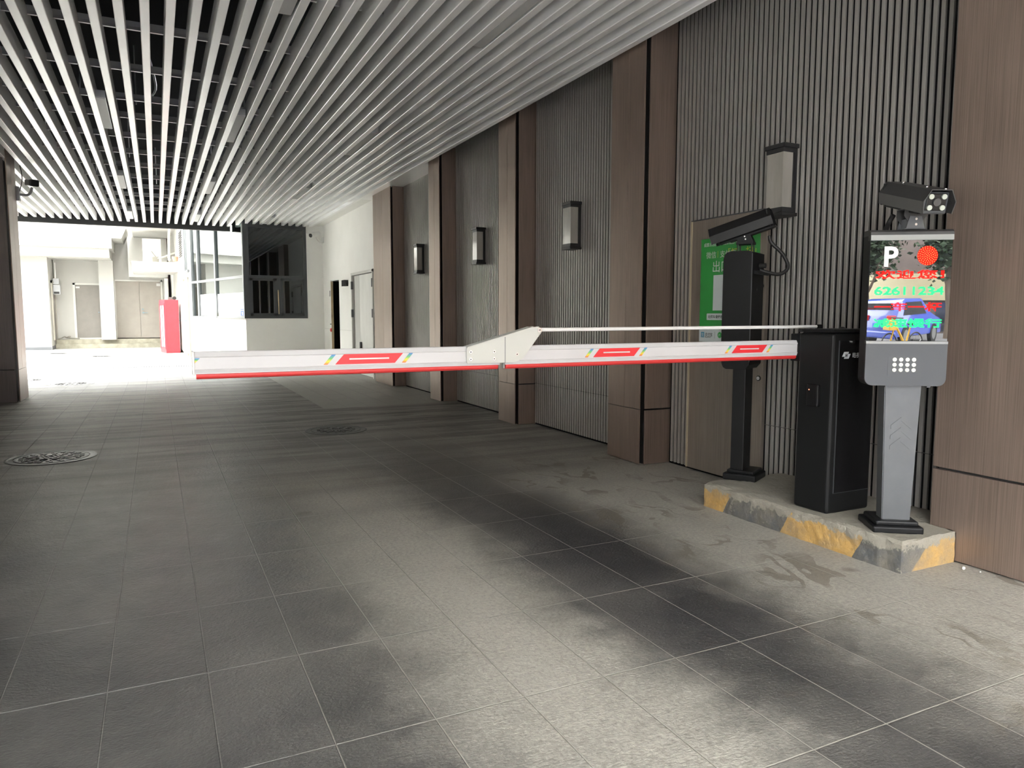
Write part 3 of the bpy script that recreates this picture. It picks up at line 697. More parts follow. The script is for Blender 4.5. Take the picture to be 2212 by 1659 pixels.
o = thing('louvre_vent', 'black louvred vent high on the courtyard side wall', 'vent', tuple(C2), RC)
for i in range(12): MB().box(1.72, 2.75, .0, .03, 2.95 + i * .066, 2.985 + i * .066).build('louvre', M['black_ink'], o)
MB().box(1.66, 2.81, .0, .012, 2.92, 3.74).build('frame', M['court_wall'], o)
MB(tuple(C2)).box(3.6, 8.2, .0, .012, 0, .10, 0, Tc).build('skirting', M['skirting'], bpy.data.objects['wall_court']).location = C2
d = thing('door_7', 'narrow grey door in the shaded side of the courtyard recess', 'door', (-3.2, 29.55, .31), 0, None, 'structure')
MB().box(-.01, .02, .08, .80, 0, 1.95).build('leaf', M['door_grey'], d)
f = MB(); f.box(-.01, .04, 0, .08, 0, 2.05); f.box(-.01, .04, .80, .88, 0, 2.05); f.box(-.01, .04, 0, .88, 1.97, 2.05); f.build('frame', M['jamb_court'], d)

# ================================================================== THE GATE
# chipped concrete island
b = MB()
ny, nx, nz_ = 110, 36, 10
def isl(u, v, w):
    # u across (0 drive edge..1 wall), v along (0 near..1 far), w height
    x = 3.07 + u * .645; y = 2.17 + v * 1.36
    if u < .2 and v < .06: pass
    z = w * (.150 + .004 * math.sin(v * 9))
    n = noise.noise(Vector((x * 11, y * 11, z * 14))) * .007 + noise.noise(Vector((x * 34, y * 34, z * 34 + 5))) * .005
    if u == 0: x += n + (.012 * max(0, noise.noise(Vector((2, y * 8, 7)))) if w > .8 else 0)
    if v == 0: y += n * .6
    if v == 1: y += n
    if w == 1: z += n * .6 - (.012 if u == 0 or v in (0, 1) else 0) * (.7 + 1.5 * noise.noise(Vector((x * 9, y * 9, 3))))
    return (x, y, z)
grid = {}
def gv(i, j, k):
    key = (i, j, k)
    if key not in grid: grid[key] = b.bm.verts.new(isl(i / nx, j / ny, k / nz_))
    return grid[key]
for j in range(ny):
    for k in range(nz_):
        b._f([gv(0, j, k), gv(0, j + 1, k), gv(0, j + 1, k + 1), gv(0, j, k + 1)]); b._f([gv(nx, j, k), gv(nx, j + 1, k), gv(nx, j + 1, k + 1), gv(nx, j, k + 1)])
    for i in range(nx):
        b._f([gv(i, j, nz_), gv(i + 1, j, nz_), gv(i + 1, j + 1, nz_), gv(i, j + 1, nz_)]); b._f([gv(i, j, 0), gv(i + 1, j, 0), gv(i + 1, j + 1, 0), gv(i, j + 1, 0)])
for i in range(nx):
    for k in range(nz_):
        for j in (0, ny): b._f([gv(i, j, k), gv(i + 1, j, k), gv(i + 1, j, k + 1), gv(i, j, k + 1)])
# trim the part hidden inside the near column
for v in b.bm.verts:
    if v.co.y < 2.31 and v.co.x > 3.46: v.co.x = 3.46
o = b.build('concrete_island', M['kerb']); tag(o, 'low chipped concrete island painted with worn yellow and black bars', 'kerb')

# barrier machine: cabinet, door, card reader, folding boom, brace rod
G = (3.32, 2.77, .145)
gate = thing('barrier_gate', 'black parking barrier cabinet with lowered white folding boom', 'barrier', G)
BX0, BX1, BY0, BY1, BZ0, BZ1 = 3.150, 3.475, 2.665, 2.895, .146, 1.128
MB(G).box(BX0, BX1, BY0, BY1, BZ0, BZ1 - .02, .018, seg=4).build('cabinet', M['black_steel'], gate)
MB(G).box(BX0 - .003, BX1 + .003, BY0 - .003, BY1 + .003, BZ1 - .018, BZ1, .006).build('lid', M['black_steel'], gate)
MB(G).ball((3.37, 2.80, BZ1), .018, 1, 1, .6).build('lid_knob', M['black_rubber'], gate)
door = MB(G).box(BX0 + .042, BX1 - .02, BY0 - .003, BY0 + .004, BZ0 + .115, BZ1 - .06, .001).build('door', M['black_gloss'], gate)
f = MB(G)
for (a, c, e, g) in ((BX0 + .039, BX0 + .0415, BZ0 + .112, BZ1 - .058), (BX0 + .039, BX1 - .018, BZ0 + .112, BZ0 + .1145)): f.box(a, c, BY0 - .0045, BY0 + .002, e, g)
f.build('door_edge', M['hinge'], door)
MB(G).cyl((3.285, BY0 - .003, 1.063), (3.285, BY0 - .014, 1.063), .010, 16).build('lock', M['chrome'], door)
lg = MB(G)
yl = BY0 - .0036
lg.prism([(3.212, .985), (3.226, 1.010), (3.262, 1.010), (3.248, .985)], yl - .0006, yl, 'y')
lg.prism([(3.226, .974), (3.240, .999), (3.275, .999), (3.261, .974)], yl - .0006, yl, 'y')
lg.build('logo', M['logo_ink'], door)
f = MB(G); sh = .25
f.text('H', Matrix(((1, sh, 0, 3.2330), (0, 0, -1, yl - .0008), (0, 1, 0, .9835), (0, 0, 0, 1))), .022, .0003, .0012); f.build('logo_letter', M['black_ink'], door)
MB(G).text('皓视', on_minus_y(3.288, yl, .980), .030, .0003, .0002).build('lettering', M['logo_ink'], door)
rd = MB(G).box(BX0 - .024, BX0 + .002, 2.735, 2.81, .715, .835, .006).build('card_reader', M['black_gloss'], gate)
MB(G).ball((BX0 - .0245, 2.79, .805), .0028).build('indicator', M['reader_led'], rd)

YA = 2.93            # boom axis
def boom_profile(x0, x1, name):
    top, bot, th = 1.064, .981, .021
    prof = [(YA - th + .005, bot + .003), (YA - th, bot + .016), (YA - th + .003, bot + .019), (YA - th + .003, top - .022), (YA - th, top - .019), (YA - th + .008, top - .003), (YA - th + .011, top),
            (YA + th - .006, top), (YA + th, top - .004), (YA + th, bot + .004), (YA + th - .004, bot), (YA - th + .004, bot)]
    bm_ = MB(G).prism(prof, x0, x1, 'x').build(name, M['white_paint'], gate)
    e = MB(G)
    pr = [(YA + .013 * math.cos(a), .974 + .013 * math.sin(a)) for a in [i * math.pi / 8 for i in range(16)]]
    e.prism(pr, x0 + .006, x1 - .006, 'x'); e.smooth = True
    e.build('bumper_strip', M['red_rubber'], bm_)
    return bm_
def stickers(bm_, xs):
    yf = YA - .0182
    def par(x0, x1, z0, z1, lean, name, mat, y=yf):
        MB(G).prism([(x0, z0), (x1, z0), (x1 + lean, z1), (x0 + lean, z1)], y - .0008, y, 'y').build(name, mat, bm_)
    for xa, w, tw in xs:
        par(xa - .046, xa - .030, 1.003, 1.042, .033, 'rainbow_tab', M['rainbow'])
        par(xa, xa + w, 1.003, 1.043, .036, 'red_sticker', M['sticker_red'])
        MB(G).box(xa + .057, xa + w - .024, yf - .0014, yf - .0007, 1.0205, 1.0265).build('white_bar', M['white_ink'], bm_)
        par(xa + w + .030, xa + w + .046, 1.003, 1.042, .033, 'rainbow_tab', M['rainbow'])
far = boom_profile(.119, 1.358, 'boom_tip')
stickers(far, ((.634, .245, 0),))
MB(G).prism([(.121, 1.022), (.121, 1.040), (.139, 1.040)], YA - .0190, YA - .0182, 'y').build('rainbow_tab', M['rainbow'], far)
near = boom_profile(1.384, 3.30, 'boom_arm')
stickers(near, ((1.842, .232, 0), (2.690, .212, 0)))
MB(G).box(.112, .120, YA - .023, YA + .023, .978, 1.066, .003).build('end_cap', M['cctv_white'], far)
# elbow bracket plates, folded top flange, screws
def rounded(pts, r, n=4):
    out = []
    for i, p in enumerate(pts):
        a, c, d = Vector(pts[i - 1]), Vector(p), Vector(pts[(i + 1) % len(pts)])
        u = (a - c).normalized() * r; v = (d - c).normalized() * r
        for k in range(n + 1):
            t = k / n; out.append(tuple(c + u * (1 - t) ** 2 + v * t ** 2))
    return out
plate = rounded([(1.196, .992), (1.425, .990), (1.466, 1.005), (1.566, 1.130), (1.545, 1.150), (1.520, 1.146), (1.196, 1.060)], .008)
for y0, y1 in ((YA - .028, YA - .0245), (YA + .0245, YA + .028)):
    bp = MB(G).prism(plate, y0, y1, 'y').build('elbow_plate', M['cream_paint'], gate)
f = MB(G); 
f.prism([(1.200, 1.060), (1.515, 1.1445), (1.515, 1.1475), (1.200, 1.063)], YA - .028, YA + .028, 'y'); f.build('elbow_flange', M['cream_paint'], gate)
MB(G).box(1.377, 1.381, YA - .0285, YA - .027, .990, 1.104).build('elbow_slit', M['silver'], bp)
for x, z in ((1.214, 1.041), (1.214, 1.009), (1.325, 1.040), (1.325, 1.009), (1.437, 1.026)):
    sc = MB(G).cyl((x, YA - .028, z), (x, YA - .031, z), .0068, 16).build('screw', M['chrome'], bp)
    MB(G).cyl((x, YA - .0309, z), (x, YA - .0313, z), .0034, 6).build('socket', M['black_ink'], sc)
nut = MB(G).cyl((1.548, YA - .028, 1.133), (1.548, YA - .034, 1.133), .011, 6).build('pivot_bolt', M['chrome'], bp)
MB(G).cyl((1.548, YA - .034, 1.133), (1.548, YA - .037, 1.133), .005, 12).build('bolt_end', M['silver'], nut)
MB(G).box(1.378, 1.386, YA - .008, YA + .008, .964, .992).build('elbow_stop', M['silver'], gate)
MB(G).cyl((1.556, YA, 1.1335), (3.34, YA, 1.1375), .0085, 16).build('brace_rod', M['cctv_white'], gate)
MB(G).box(3.16, 3.44, BY1, YA + .03, .95, 1.10, .004).build('boom_clamp', M['black_steel'], gate)
MB(G).cyl((3.33, BY1 - .02, 1.02), (3.33, YA + .04, 1.02), .035, 20).build('spindle', M['black_steel'], gate)
MB(G).box(3.32, 3.36, YA - .012, YA + .012, 1.09, 1.15, .003).build('rod_lug', M['black_steel'], gate)

# ------------------------------------------------------------------ entry display post
K = thing('display_post', 'grey parking display post with red light and dot-matrix text', 'ticket display', (3.18, 2.265, .147), R(-34))
f = MB(); f.box(-.118, .113, .0, .235, 0, .038, .010, seg=3); f.build('foot', M['black_steel'], K)
MB().prism([(-.100, .02), (.095, .02), (.095, .21), (-.100, .21)], .036, .060, 'z', bev=.008).build('foot_cap', M['black_steel'], K)
b = MB(); za, zb = .055, .725
A = b._v([(-.064, .055, za), (.066, .055, za), (.066, .135, za), (-.064, .135, za)]); B = b._v([(-.083, .045, zb), (.083, .045, zb), (.083, .135, zb), (-.083, .135, zb)])
b._f(A); b._f(B)
for i in range(4): b._f([A[i], A[(i + 1) % 4], B[(i + 1) % 4], B[i]])
bmesh.ops.bevel(b.bm, geom=list(b.bm.edges), offset=.004, segments=2, affect='EDGES')
nk = b.build('neck', M['grey_steel'], K)
for i in range(3):
    z = .508 - i * .050; c = MB(); y0 = .045 + (.725 - z) / .67 * .010
    T = Matrix.Rotation(R(-.9), 4, 'X')
    c.prism([(-.046, z + .0), (0, z + .040), (.046, z + .0), (.046, z + .018), (0, z + .058), (-.046, z + .018)], y0 - .003, y0 + .004, 'y'); c.build('chevron', M['grey_steel'], nk)
HX0, HX1, HZ0, HZ1 = -.193, .168, .722, 1.452
hx = (HX0 + HX1) / 2
body = rounded([(HX0, HZ0), (HX1, HZ0), (HX1, HZ1), (HX0, HZ1)], .03)
sl = rounded([(HX0, HZ0), (HX1, HZ0)], .001)
b = MB(); r = .032
pl = rounded([(HX0, HZ0), (HX1, HZ0), (HX1, HZ0 + .21), (HX0, HZ0 + .21)], .0001)
def rrect(x0, x1, z0, z1, rb, rtp, n=6):
    pts = []
    for cx, cz, r0, a0 in ((x1 - rb, z0 + rb, rb, -90), (x1 - rtp, z1 - rtp, rtp, 0), (x0 + rtp, z1 - rtp, rtp, 90), (x0 + rb, z0 + rb, rb, 180)):
        for i in range(n + 1):
            a = R(a0 + 90 * i / n); pts.append((cx + r0 * math.cos(a), cz + r0 * math.sin(a)))
    return pts
MB().prism(rrect(HX0, HX1, HZ0, HZ1 - .02, .034, .004), .004, .092, 'y').build('housing', M['black_steel'], K)
sp = MB().prism(rrect(HX0, HX1, HZ0, HZ0 + .198, .034, .003), -.004, .02, 'y', bev=.0015).build('speaker_panel', M['dark_grey'], K)
MB().prism([(-.006, HZ0 + .198), (-.006, HZ0 + .210), (.02, HZ0 + .216), (.02, HZ0 + .198)], HX0, HX1, 'x').build('lower_trim', M['silver'], K)
# top cap: rolled hood with a pale front band
MB().prism([(-.008, HZ1 - .050), (-.006, HZ1 - .026), (.03, HZ1 - .026), (.03, HZ1 - .050)], HX0, HX1, 'x').build('upper_trim', M['silver'], K)
MB().prism([(-.006, HZ1 - .026), (-.003, HZ1 - .012), (.010, HZ1 - .002), (.03, HZ1), (.092, HZ1), (.092, HZ1 - .026)], HX0 - .001, HX1 + .001, 'x').build('hood', M['cam_grey'], K)
SX0, SX1, SZ0, SZ1 = HX0 + .002, HX1 - .002, HZ0 + .212, HZ1 - .050
# the glass front bows outwards very slightly, so it mirrors the street wide
b = MB(); NX, NZ = 24, 32; gg = []
for i in range(NX + 1):
    row = []
    for j in range(NZ + 1):
        u, v = i / NX, j / NZ; bow = .0034 * (1 - (2 * u - 1) ** 2) + .0030 * (1 - (2 * v - 1) ** 2)
        row.append(b.bm.verts.new((SX0 + (SX1 - SX0) * u, .002 - bow, SZ0 + (SZ1 - SZ0) * v)))
    gg.append(row)
for i in range(NX):
    for j in range(NZ): b._f([gg[i][j], gg[i + 1][j], gg[i + 1][j + 1], gg[i][j + 1]])
b.smooth = True
scr = b.build('display_glass', M['screen'], K, True)
def sy(x, z):
    u = (x - SX0) / (SX1 - SX0); v = (z - SZ0) / (SZ1 - SZ0)
    return .002 - .0034 * (1 - (2 * u - 1) ** 2) - .0030 * (1 - (2 * v - 1) ** 2)
W_, H_ = SX1 - SX0, SZ1 - SZ0
MB().text('P', Matrix(((1, 0, 0, SX0 + .155 * W_), (0, 0, -1, sy(SX0 + .2 * W_, SZ0 + .85 * H_) - .0012), (0, 1, 0, SZ0 + .745 * H_), (0, 0, 0, 1))), .128, .0006, .0035).build('parking_letter', M['white_ink'], scr)
# red round signal of many diodes
cx, cz = SX0 + .70 * W_, SZ0 + .845 * H_
sg = MB().cyl((cx, sy(cx, cz) + .001, cz), (cx, sy(cx, cz) - .0012, cz), .0445, 40).build('red_signal', M['led_red'], scr)
b = MB(); yy = sy(cx, cz) - .0016
for ring, n in ((0, 1), (.0085, 6), (.0165, 11), (.0245, 16), (.0325, 20), (.0405, 24)):
    for i in range(n):
        a = 2 * math.pi * i / n + ring * 40; x, z = cx + ring * math.cos(a), cz + ring * math.sin(a)
        b.cyl((x, yy, z), (x, yy - .0006, z), .0016, 6)
b.smooth = False; b.build('diodes', M['led_red_core'], sg)

def dot_rows(body, x0, x1, z0, z1, cols, rows, mat, name, dot=.90, core=None):
    """a dot-matrix line: every lit cell whose centre falls in the lettering becomes a small square"""
    cu = bpy.data.curves.new('lettering', 'FONT'); cu.body = body; cu.size = 1; cu.resolution_u = 3; cu.offset = .012
    o = bpy.data.objects.new('lettering', cu); COL.objects.link(o); bpy.context.view_layer.update()
    me = bpy.data.meshes.new_from_object(o.evaluated_get(bpy.context.evaluated_depsgraph_get()))
    bpy.data.objects.remove(o); bpy.data.curves.remove(cu)
    me.calc_loop_triangles()
    tri = [[me.vertices[i].co.copy() for i in t.vertices] for t in me.loop_triangles]
    xs = [v.co.x for v in me.vertices]; ys = [v.co.y for v in me.vertices]
    bx0, bx1, by0, by1 = min(xs), max(xs), min(ys), max(ys)
    lit = set()
    for A, B, C in tri:
        d = (B.x - A.x) * (C.y - A.y) - (C.x - A.x) * (B.y - A.y)
        if abs(d) < 1e-9: continue
        i0 = int((min(A.x, B.x, C.x) - bx0) / (bx1 - bx0) * cols) - 1; i1 = int((max(A.x, B.x, C.x) - bx0) / (bx1 - bx0) * cols) + 1
        j0 = int((min(A.y, B.y, C.y) - by0) / (by1 - by0) * rows) - 1; j1 = int((max(A.y, B.y, C.y) - by0) / (by1 - by0) * rows) + 1
        for i in range(max(0, i0), min(cols, i1 + 1)):
            for j in range(max(0, j0), min(rows, j1 + 1)):
                for ox in (-.25, 0, .25):
                    for oy in (-.25, 0, .25):
                        px = bx0 + (i + .5 + ox) / cols * (bx1 - bx0); py = by0 + (j + .5 + oy) / rows * (by1 - by0)
                        w1 = ((B.x - A.x) * (py - A.y) - (px - A.x) * (B.y - A.y)) / d
                        w0 = ((px - A.x) * (C.y - A.y) - (C.x - A.x) * (py - A.y)) / d
                        if w0 >= -1e-6 and w1 >= -1e-6 and w0 + w1 <= 1 + 1e-6: lit.add((i, j))
    bpy.data.meshes.remove(me)
    b = MB(); dx, dz = (x1 - x0) / cols, (z1 - z0) / rows
    for i, j in lit:
        x, z = x0 + (i + .5) * dx, z0 + (j + .5) * dz; y = sy(x, z)
        b.box(x - dx * dot / 2, x + dx * dot / 2, y - .0012, y + .0005, z - dz * dot / 2, z + dz * dot / 2)
    return b.build(name, mat, scr)
lx0, lx1 = SX0 + .075 * W_, SX0 + .905 * W_
dot_rows('欢迎您！', lx0, lx1 + .004, SZ0 + .618 * H_, SZ0 + .705 * H_, 60, 14, M['led_red'], 'red_text_line')
dot_rows('62611234', lx0 - .002, lx1 + .006, SZ0 + .458 * H_, SZ0 + .540 * H_, 60, 13, M['led_green'], 'green_text_line')
dot_rows('一车一杆', lx0, lx1, SZ0 + .296 * H_, SZ0 + .386 * H_, 60, 14, M['led_red'], 'red_text_line')
dot_rows('减速慢行', lx0, lx1 + .004, SZ0 + .135 * H_, SZ0 + .222 * H_, 60, 14, M['led_green'], 'green_text_line')
pd = MB().prism(rrect(-.092, .058, HZ0 + .042, HZ0 + .138, .008, .008), -.0052, -.003, 'y').build('speaker_pad', M['dark_grey'], sp)
for r_ in range(3):
    for c_ in range(4):
        x, z = -.062 + c_ * .0285, HZ0 + .124 - r_ * .0245
        MB().ball((x, -.005, z), .0098, 1, .35, 1, 14).build('speaker_dot', M['speaker_dot'], pd)
MB().box(-.086, -.07, .03, .06, .712, .722).build('bolt_lug', M['hinge'], K); MB().box(.10, .116, .03, .06, .712, .722).build('bolt_lug', M['hinge'], K)

# ------------------------------------------------------------------ number plate cameras
def plate_camera(loc, rz, pitch, label, brk_h, hood_mat, cable):
    """axis along local -y (front); body tilted down by pitch about the bracket"""
    t = thing('plate_camera', label, 'camera', loc, rz, 'number plate cameras on the posts')
    T = Matrix.Translation((0, 0, brk_h)) @ Matrix.Rotation(R(pitch), 4, 'X')
    L0, L1 = -.222, .165
    MB().prism([(-.052, -.040), (-.040, -.052), (.040, -.052), (.052, -.040), (.056, .02), (.04, .045), (-.04, .045), (-.056, .02)], L0 + .045, L1 - .02, 'y', T, .002).build('body', M['cam_grey'] if hood_mat == 'cam_grey' else M['black_steel'], t)
    h = MB(); out_ = [(-.066, -.046), (-.074, .006), (-.046, .058), (.046, .058), (.074, .006), (.066, -.046)]; inn = [(.062, -.046), (.070, .005), (.044, .0545), (-.044, .0545), (-.070, .005), (-.062, -.046)]
    A = [h._v([(x, y, z) for x, z in out_ + inn], T) for y in (L0, L1)]
    n = len(out_) + len(inn)
    for i in range(n): h._f([A[0][i], A[0][(i + 1) % n], A[1][(i + 1) % n], A[1][i]])
    for q in A:
        for i in range(5): h._f([q[i], q[i + 1], q[n - 2 - i], q[n - 1 - i]])
    hd = h.build('hood', M[hood_mat], t)
    for x, y in ((0, -.1), (0.02, -.21), (0.0, .1)): MB().cyl((x, y, .057), (x, y, .062), .007, 10, T=T).build('hood_screw', M['chrome'], hd)
    fb = MB().box(-.056, .056, L0 + .030, L0 + .047, -.052, .045, .006, T).build('front_bezel', M['dark_grey'] if hood_mat == 'cam_grey' else M['black_steel'], t)
    fg = MB().box(-.045, .045, L0 + .026, L0 + .031, -.036, .038, .003, T).build('front_glass', M['black_gloss'], t)
    MB().cyl((0, L0 + .027, .001), (0, L0 + .018, .001), .017, 24, T=T).build('lens', M['car_glass'], fg)
    for x in (-.029, .029):
        for z in (-.023, .025):
            MB().cyl((x, L0 + .027, z), (x, L0 + .019, z), .0115, 18, T=T).build('infrared_lamp', M['led_lens'], fg)
    MB().box(-.066, .066, L1 - .022, L1 - .016, -.05, .05, .0, T).build('rear_plate', M['black_steel'], t)
    MB().box(-.03, .03, -.12, .17, -.062, -.05, .002, T).build('mount_rail', M['black_steel'], t)
    zt_ = brk_h - .055
    if hood_mat == 'cam_grey':      # stamped steel U plates
        br = MB()
        br.box(-.050, .050, -.040, .040, 0, .004); br.prism([(-.045, 0), (.045, 0), (.028, .060), (-.028, .060)], -.040, -.036, 'y'); br.prism([(-.045, 0), (.045, 0), (.028, .060), (-.028, .060)], .036, .040, 'y')
        br.box(-.026, .026, -.036, .036, .004, .05)
        br.build('lower_bracket', M['grey_steel'], t)
        b2 = MB()
        b2.prism([(-.030, .03), (.030, .03), (.052, .062), (.050, zt_), (-.050, zt_), (-.052, .062)], -.035, -.031, 'y'); b2.prism([(-.030, .03), (.030, .03), (.052, .062), (.050, zt_), (-.050, zt_), (-.052, .062)], .031, .035, 'y'); b2.box(-.052, .052, -.035, .035, zt_ - .003, zt_ + .001)
        ub = b2.build('upper_bracket', M['cam_grey'], t)
        for y in (-.040, .040):
            for z in (.022, .047): MB().cyl((0, y - .004, z), (0, y + .004, z), .006, 10).build('bracket_bolt', M['chrome'], ub)
        for x, z in ((-.03, zt_ - .015), (.03, zt_ - .02)): MB().cyl((x, -.038, z), (x, -.034, z), .005, 10).build('bracket_bolt', M['chrome'], ub)
    else:                           # trapezoid block standing on threaded studs
        for x in (-.035, .035):
            for y in (-.042, .042): MB().cyl((x, y, 0), (x, y, .048), .0045, 8).build('stud', M['black_rubber'], t)
        br = MB(); br.box(-.045, .045, -.052, .052, .046, .062, .002); br.prism([(-.050, .062), (.050, .062), (.030, zt_ + .004), (-.034, zt_ + .004)], -.036, .036, 'x')
        br.build('bracket', M['black_steel'], t)
        for y, z in ((.004, .078), (-.002, .095)): MB().cyl((.036, y, z), (.040, y, z), .0045, 10).build('bracket_bolt', M['chrome'], t)
    cb = MB().tube(cable, .0115, 12).build('cable', M['black_rubber'], t)
    return t, T

a = R(-34); kx, ky = 3.18 + (-.004) * math.cos(a) - .045 * math.sin(a), 2.265 + (-.004) * math.sin(a) + .045 * math.cos(a)
plate_camera((kx, ky, .147 + 1.452), R(-24), 15, 'dark grey number plate camera with four round lamps on top of the display post', .150, 'cam_grey',
             [(-.02, .115, .085), (-.03, .135, .05), (-.06, .11, .0), (-.075, .075, -.03), (-.085, .045, -.07)])

# ------------------------------------------------------------------ exit post, seen from behind and the side
X0 = (3.385, 3.515, .150)
E = thing('camera_post', 'black metal post with rounded head carrying a camera before the green poster', 'post', X0, R(-151))
MB().box(-.115, .115, -.105, .105, 0, .045, .010, seg=3).build('foot', M['black_steel'], E)
MB().prism([(-.095, -.085), (.095, -.085), (.095, .085), (-.095, .085)], .044, .066, 'z', bev=.008).build('foot_cap', M['black_steel'], E)
MB().box(-.075, .075, -.070, .012, .06, .74, .004).build('neck', M['black_steel'], E)
prof = rounded([(-.135, .735), (-.095, .712), (.025, .712), (.050, .745), (.050, 1.440), (-.135, 1.447)], .004)
prof = [(-.118, .722), (-.100, .712), (.020, .712), (.046, .742), (.046, 1.438), (.020, 1.447), (-.085, 1.447), (-.112, 1.440), (-.127, 1.425), (-.134, 1.400), (-.134, .800), (-.128, .745)]
MB().prism([(y, z) for y, z in prof], -.125, .125, 'x', bev=.002).build('head', M['black_steel'], E)
MB().box(.118, .1265, .044, .048, .76, 1.43).build('edge_line', M['hinge'], E)
MB().prism([(-.10, 1.30), (.05, 1.30), (.05, 1.304), (-.10, 1.304)], .047, .085, 'z').build('rain_lip', M['black_steel'], E) if False else None
MB().prism([(.046, 1.305), (.085, 1.300), (.085, 1.304), (.046, 1.33)], -.10, .08, 'x').build('rain_lip', M['black_steel'], E)
MB().cyl((-.03, .046, 1.36), (-.03, .085, 1.36), .016, 14).build('cable_gland', M['black_rubber'], E)
MB().text('4', Matrix(((-1, 0, 0, .02), (0, 0, 1, .0465), (0, 1, 0, 1.20), (0, 0, 0, 1))), .03, .0003).build('number', M['hinge'], E)
a = R(-151); ex = X0[0] + 0 * math.cos(a) + .035 * math.sin(a); ey = X0[1] - .035 * math.cos(a)
plate_camera((ex, ey, .150 + 1.447), R(-145), 17, 'black number plate camera seen from behind with looping cable on the black post', .158, 'black_gloss',
             [(.0, .14, .095), (.0, .155, .05), (-.02, .22, -.02), (-.04, .25, -.10), (-.05, .20, -.14), (-.05, .12, -.125), (-.035, .06, -.10)])

# ------------------------------------------------------------------ wall panel with the poster
pn = thing('access_panel', 'tall taupe metal access panel set into the fluted wall', 'panel', (3.695, 4.07, 0), 0)
O = (3.695, 4.07, 0)
MB(O).box(3.6955, 3.7275, 3.695, 4.455, .02, 1.905, .002).build('panel_sheet', M['taupe_metal'], pn)
MB(O).box(3.690, 3.7275, 4.455, 4.470, .02, 1.910).build('edge_strip', M['bronze_edge'], pn)
MB(O).box(3.690, 3.7275, 3.695, 4.470, 1.905, 1.913).build('top_strip', M['hinge'], pn)
for z in (1.398, .771):
    lk = MB(O).cyl((3.695, 3.728, z), (3.688, 3.728, z), .018, 24).build('lock_ring', M['black_rubber'], pn)
    MB(O).cyl((3.689, 3.728, z), (3.684, 3.728, z), .012, 20).build('lock_core', M['white_ink'], lk)
po = thing('payment_poster', 'green parking payment poster with white text on the taupe panel', 'poster', (3.694, 4.05, 1.0)); O = (3.694, 4.05, 1.0)
xp = 3.6935
MB(O).box(xp, 3.695, 3.755, 4.350, 1.108, 1.762).build('green_sheet', M['poster_green'], po)
MB(O).box(xp, 3.695, 3.755, 4.350, 1.004, 1.108).build('white_foot', M['poster_white'], po)
tx = xp - .0004
MB(O).text('成都太古里文殊逸摩酒店·停车', on_minus_x(tx, 4.318, 1.706), .031, .0002, 0, .385).build('title_text', M['white_ink'], po)
MB(O).text('微信', on_minus_x(tx, 4.292, 1.620), .054, .0002).build('pay_text', M['white_ink'], po)
MB(O).box(tx - .0003, tx, 4.166, 4.169, 1.617, 1.665).build('divider', M['yellow_ink'], po)
MB(O).text('支付宝', on_minus_x(tx, 4.146, 1.620), .054, .0002).build('pay_text', M['white_ink'], po)
MB(O).text('「扫一扫」', on_minus_x(tx, 4.060, 1.618), .068, .0002, 0, .27).build('scan_text', M['yellow_ink'], po)
MB(O).text('出口', on_minus_x(tx, 4.226, 1.520), .090, .0002).build('exit_text', M['white_ink'], po)
MB(O).box(tx - .0003, tx, 3.93, 4.207, 1.235, 1.492).build('blank_square', M['poster_white'], po)
b = MB(O); b.prism([(-y, z) for y, z in [(-q[0], q[1]) for q in rrect(3.85, 4.270, 1.165, 1.213, .006, .006)]], tx - .0003, tx, 'x'); nb = b.build('note_box', M['poster_white'], po)
MB(O).text('无牌车请使用', on_minus_x(tx - .0004, 4.255, 1.179), .026, .0002, .0004).build('note_text', M['black_ink'], po)
MB(O).box(tx - .0003, tx, 4.292, 4.328, 1.035, 1.075).build('blue_mark', M['poster_blue'], po)
MB(O).text('支', on_minus_x(tx - .0004, 4.326, 1.042), .032, .0002).build('mark_glyph', M['poster_white'], po)
MB(O).text('支付宝', on_minus_x(tx, 4.284, 1.048), .027, .0002, .0003).build('brand_text', M['black_ink'], po)
MB(O).text('ALIPAY', on_minus_x(tx, 4.284, 1.034), .014, .0002, .0002, .07).build('brand_text', M['black_ink'], po)
MB(O).box(tx - .0003, tx, 4.176, 4.178, 1.03, 1.08).build('divider', M['black_ink'], po)
MB(O).cyl((tx, 4.125, 1.056), (tx - .0004, 4.125, 1.056), .022, 24).build('green_mark', M['poster_green'], po)
MB(O).text('P', on_minus_x(tx - .0006, 4.136, 1.046), .026, .0002).build('brand_text', M['poster_white'], po)

# ------------------------------------------------------------------ wall lanterns
lab = ['large wall lantern above the black post and green poster', 'wall lantern on the fluted bay behind the white boom elbow', 'wall lantern on the fluted bay between second and third columns', 'small far wall lantern beside the bronze end column']
def lantern():
    t = thing('wall_lantern', lab[0], 'wall lamp', (3.715, 3.555, 1.832), 0, 'black framed lanterns on the fluted wall')
    MB().box(-.128, .004, -.086, .086, .425, .452, .003).build('top_cap', M['lamp_black'], t)
    MB().box(-.118, .004, -.074, .074, .398, .425, .002).build('top_collar', M['lamp_black'], t)
    MB().box(-.128, .004, -.086, .086, 0, .022, .003).build('bottom_cap', M['lamp_black'], t)
    MB().box(-.118, .004, -.074, .074, .022, .055, .002).build('bottom_collar', M['lamp_black'], t)
    MB().box(-.014, .030, -.074, .074, .02, .43).build('back_plate', M['lamp_black'], t)
    MB().box(-.030, -.014, -.074, .074, .05, .40).build('side_frame', M['lamp_black'], t)
    MB().box(-.114, -.030, -.068, .068, .05, .402, .002).build('diffuser', M['lamp_glass'], t)
    return t
L0 = lantern()
for i, (x, y) in enumerate(((3.715, 6.19), (3.73, 8.50), (3.745, 10.86))):
    c = copy_tree(L0); c.location = (x, y, 1.832); c['label'] = lab[i + 1]

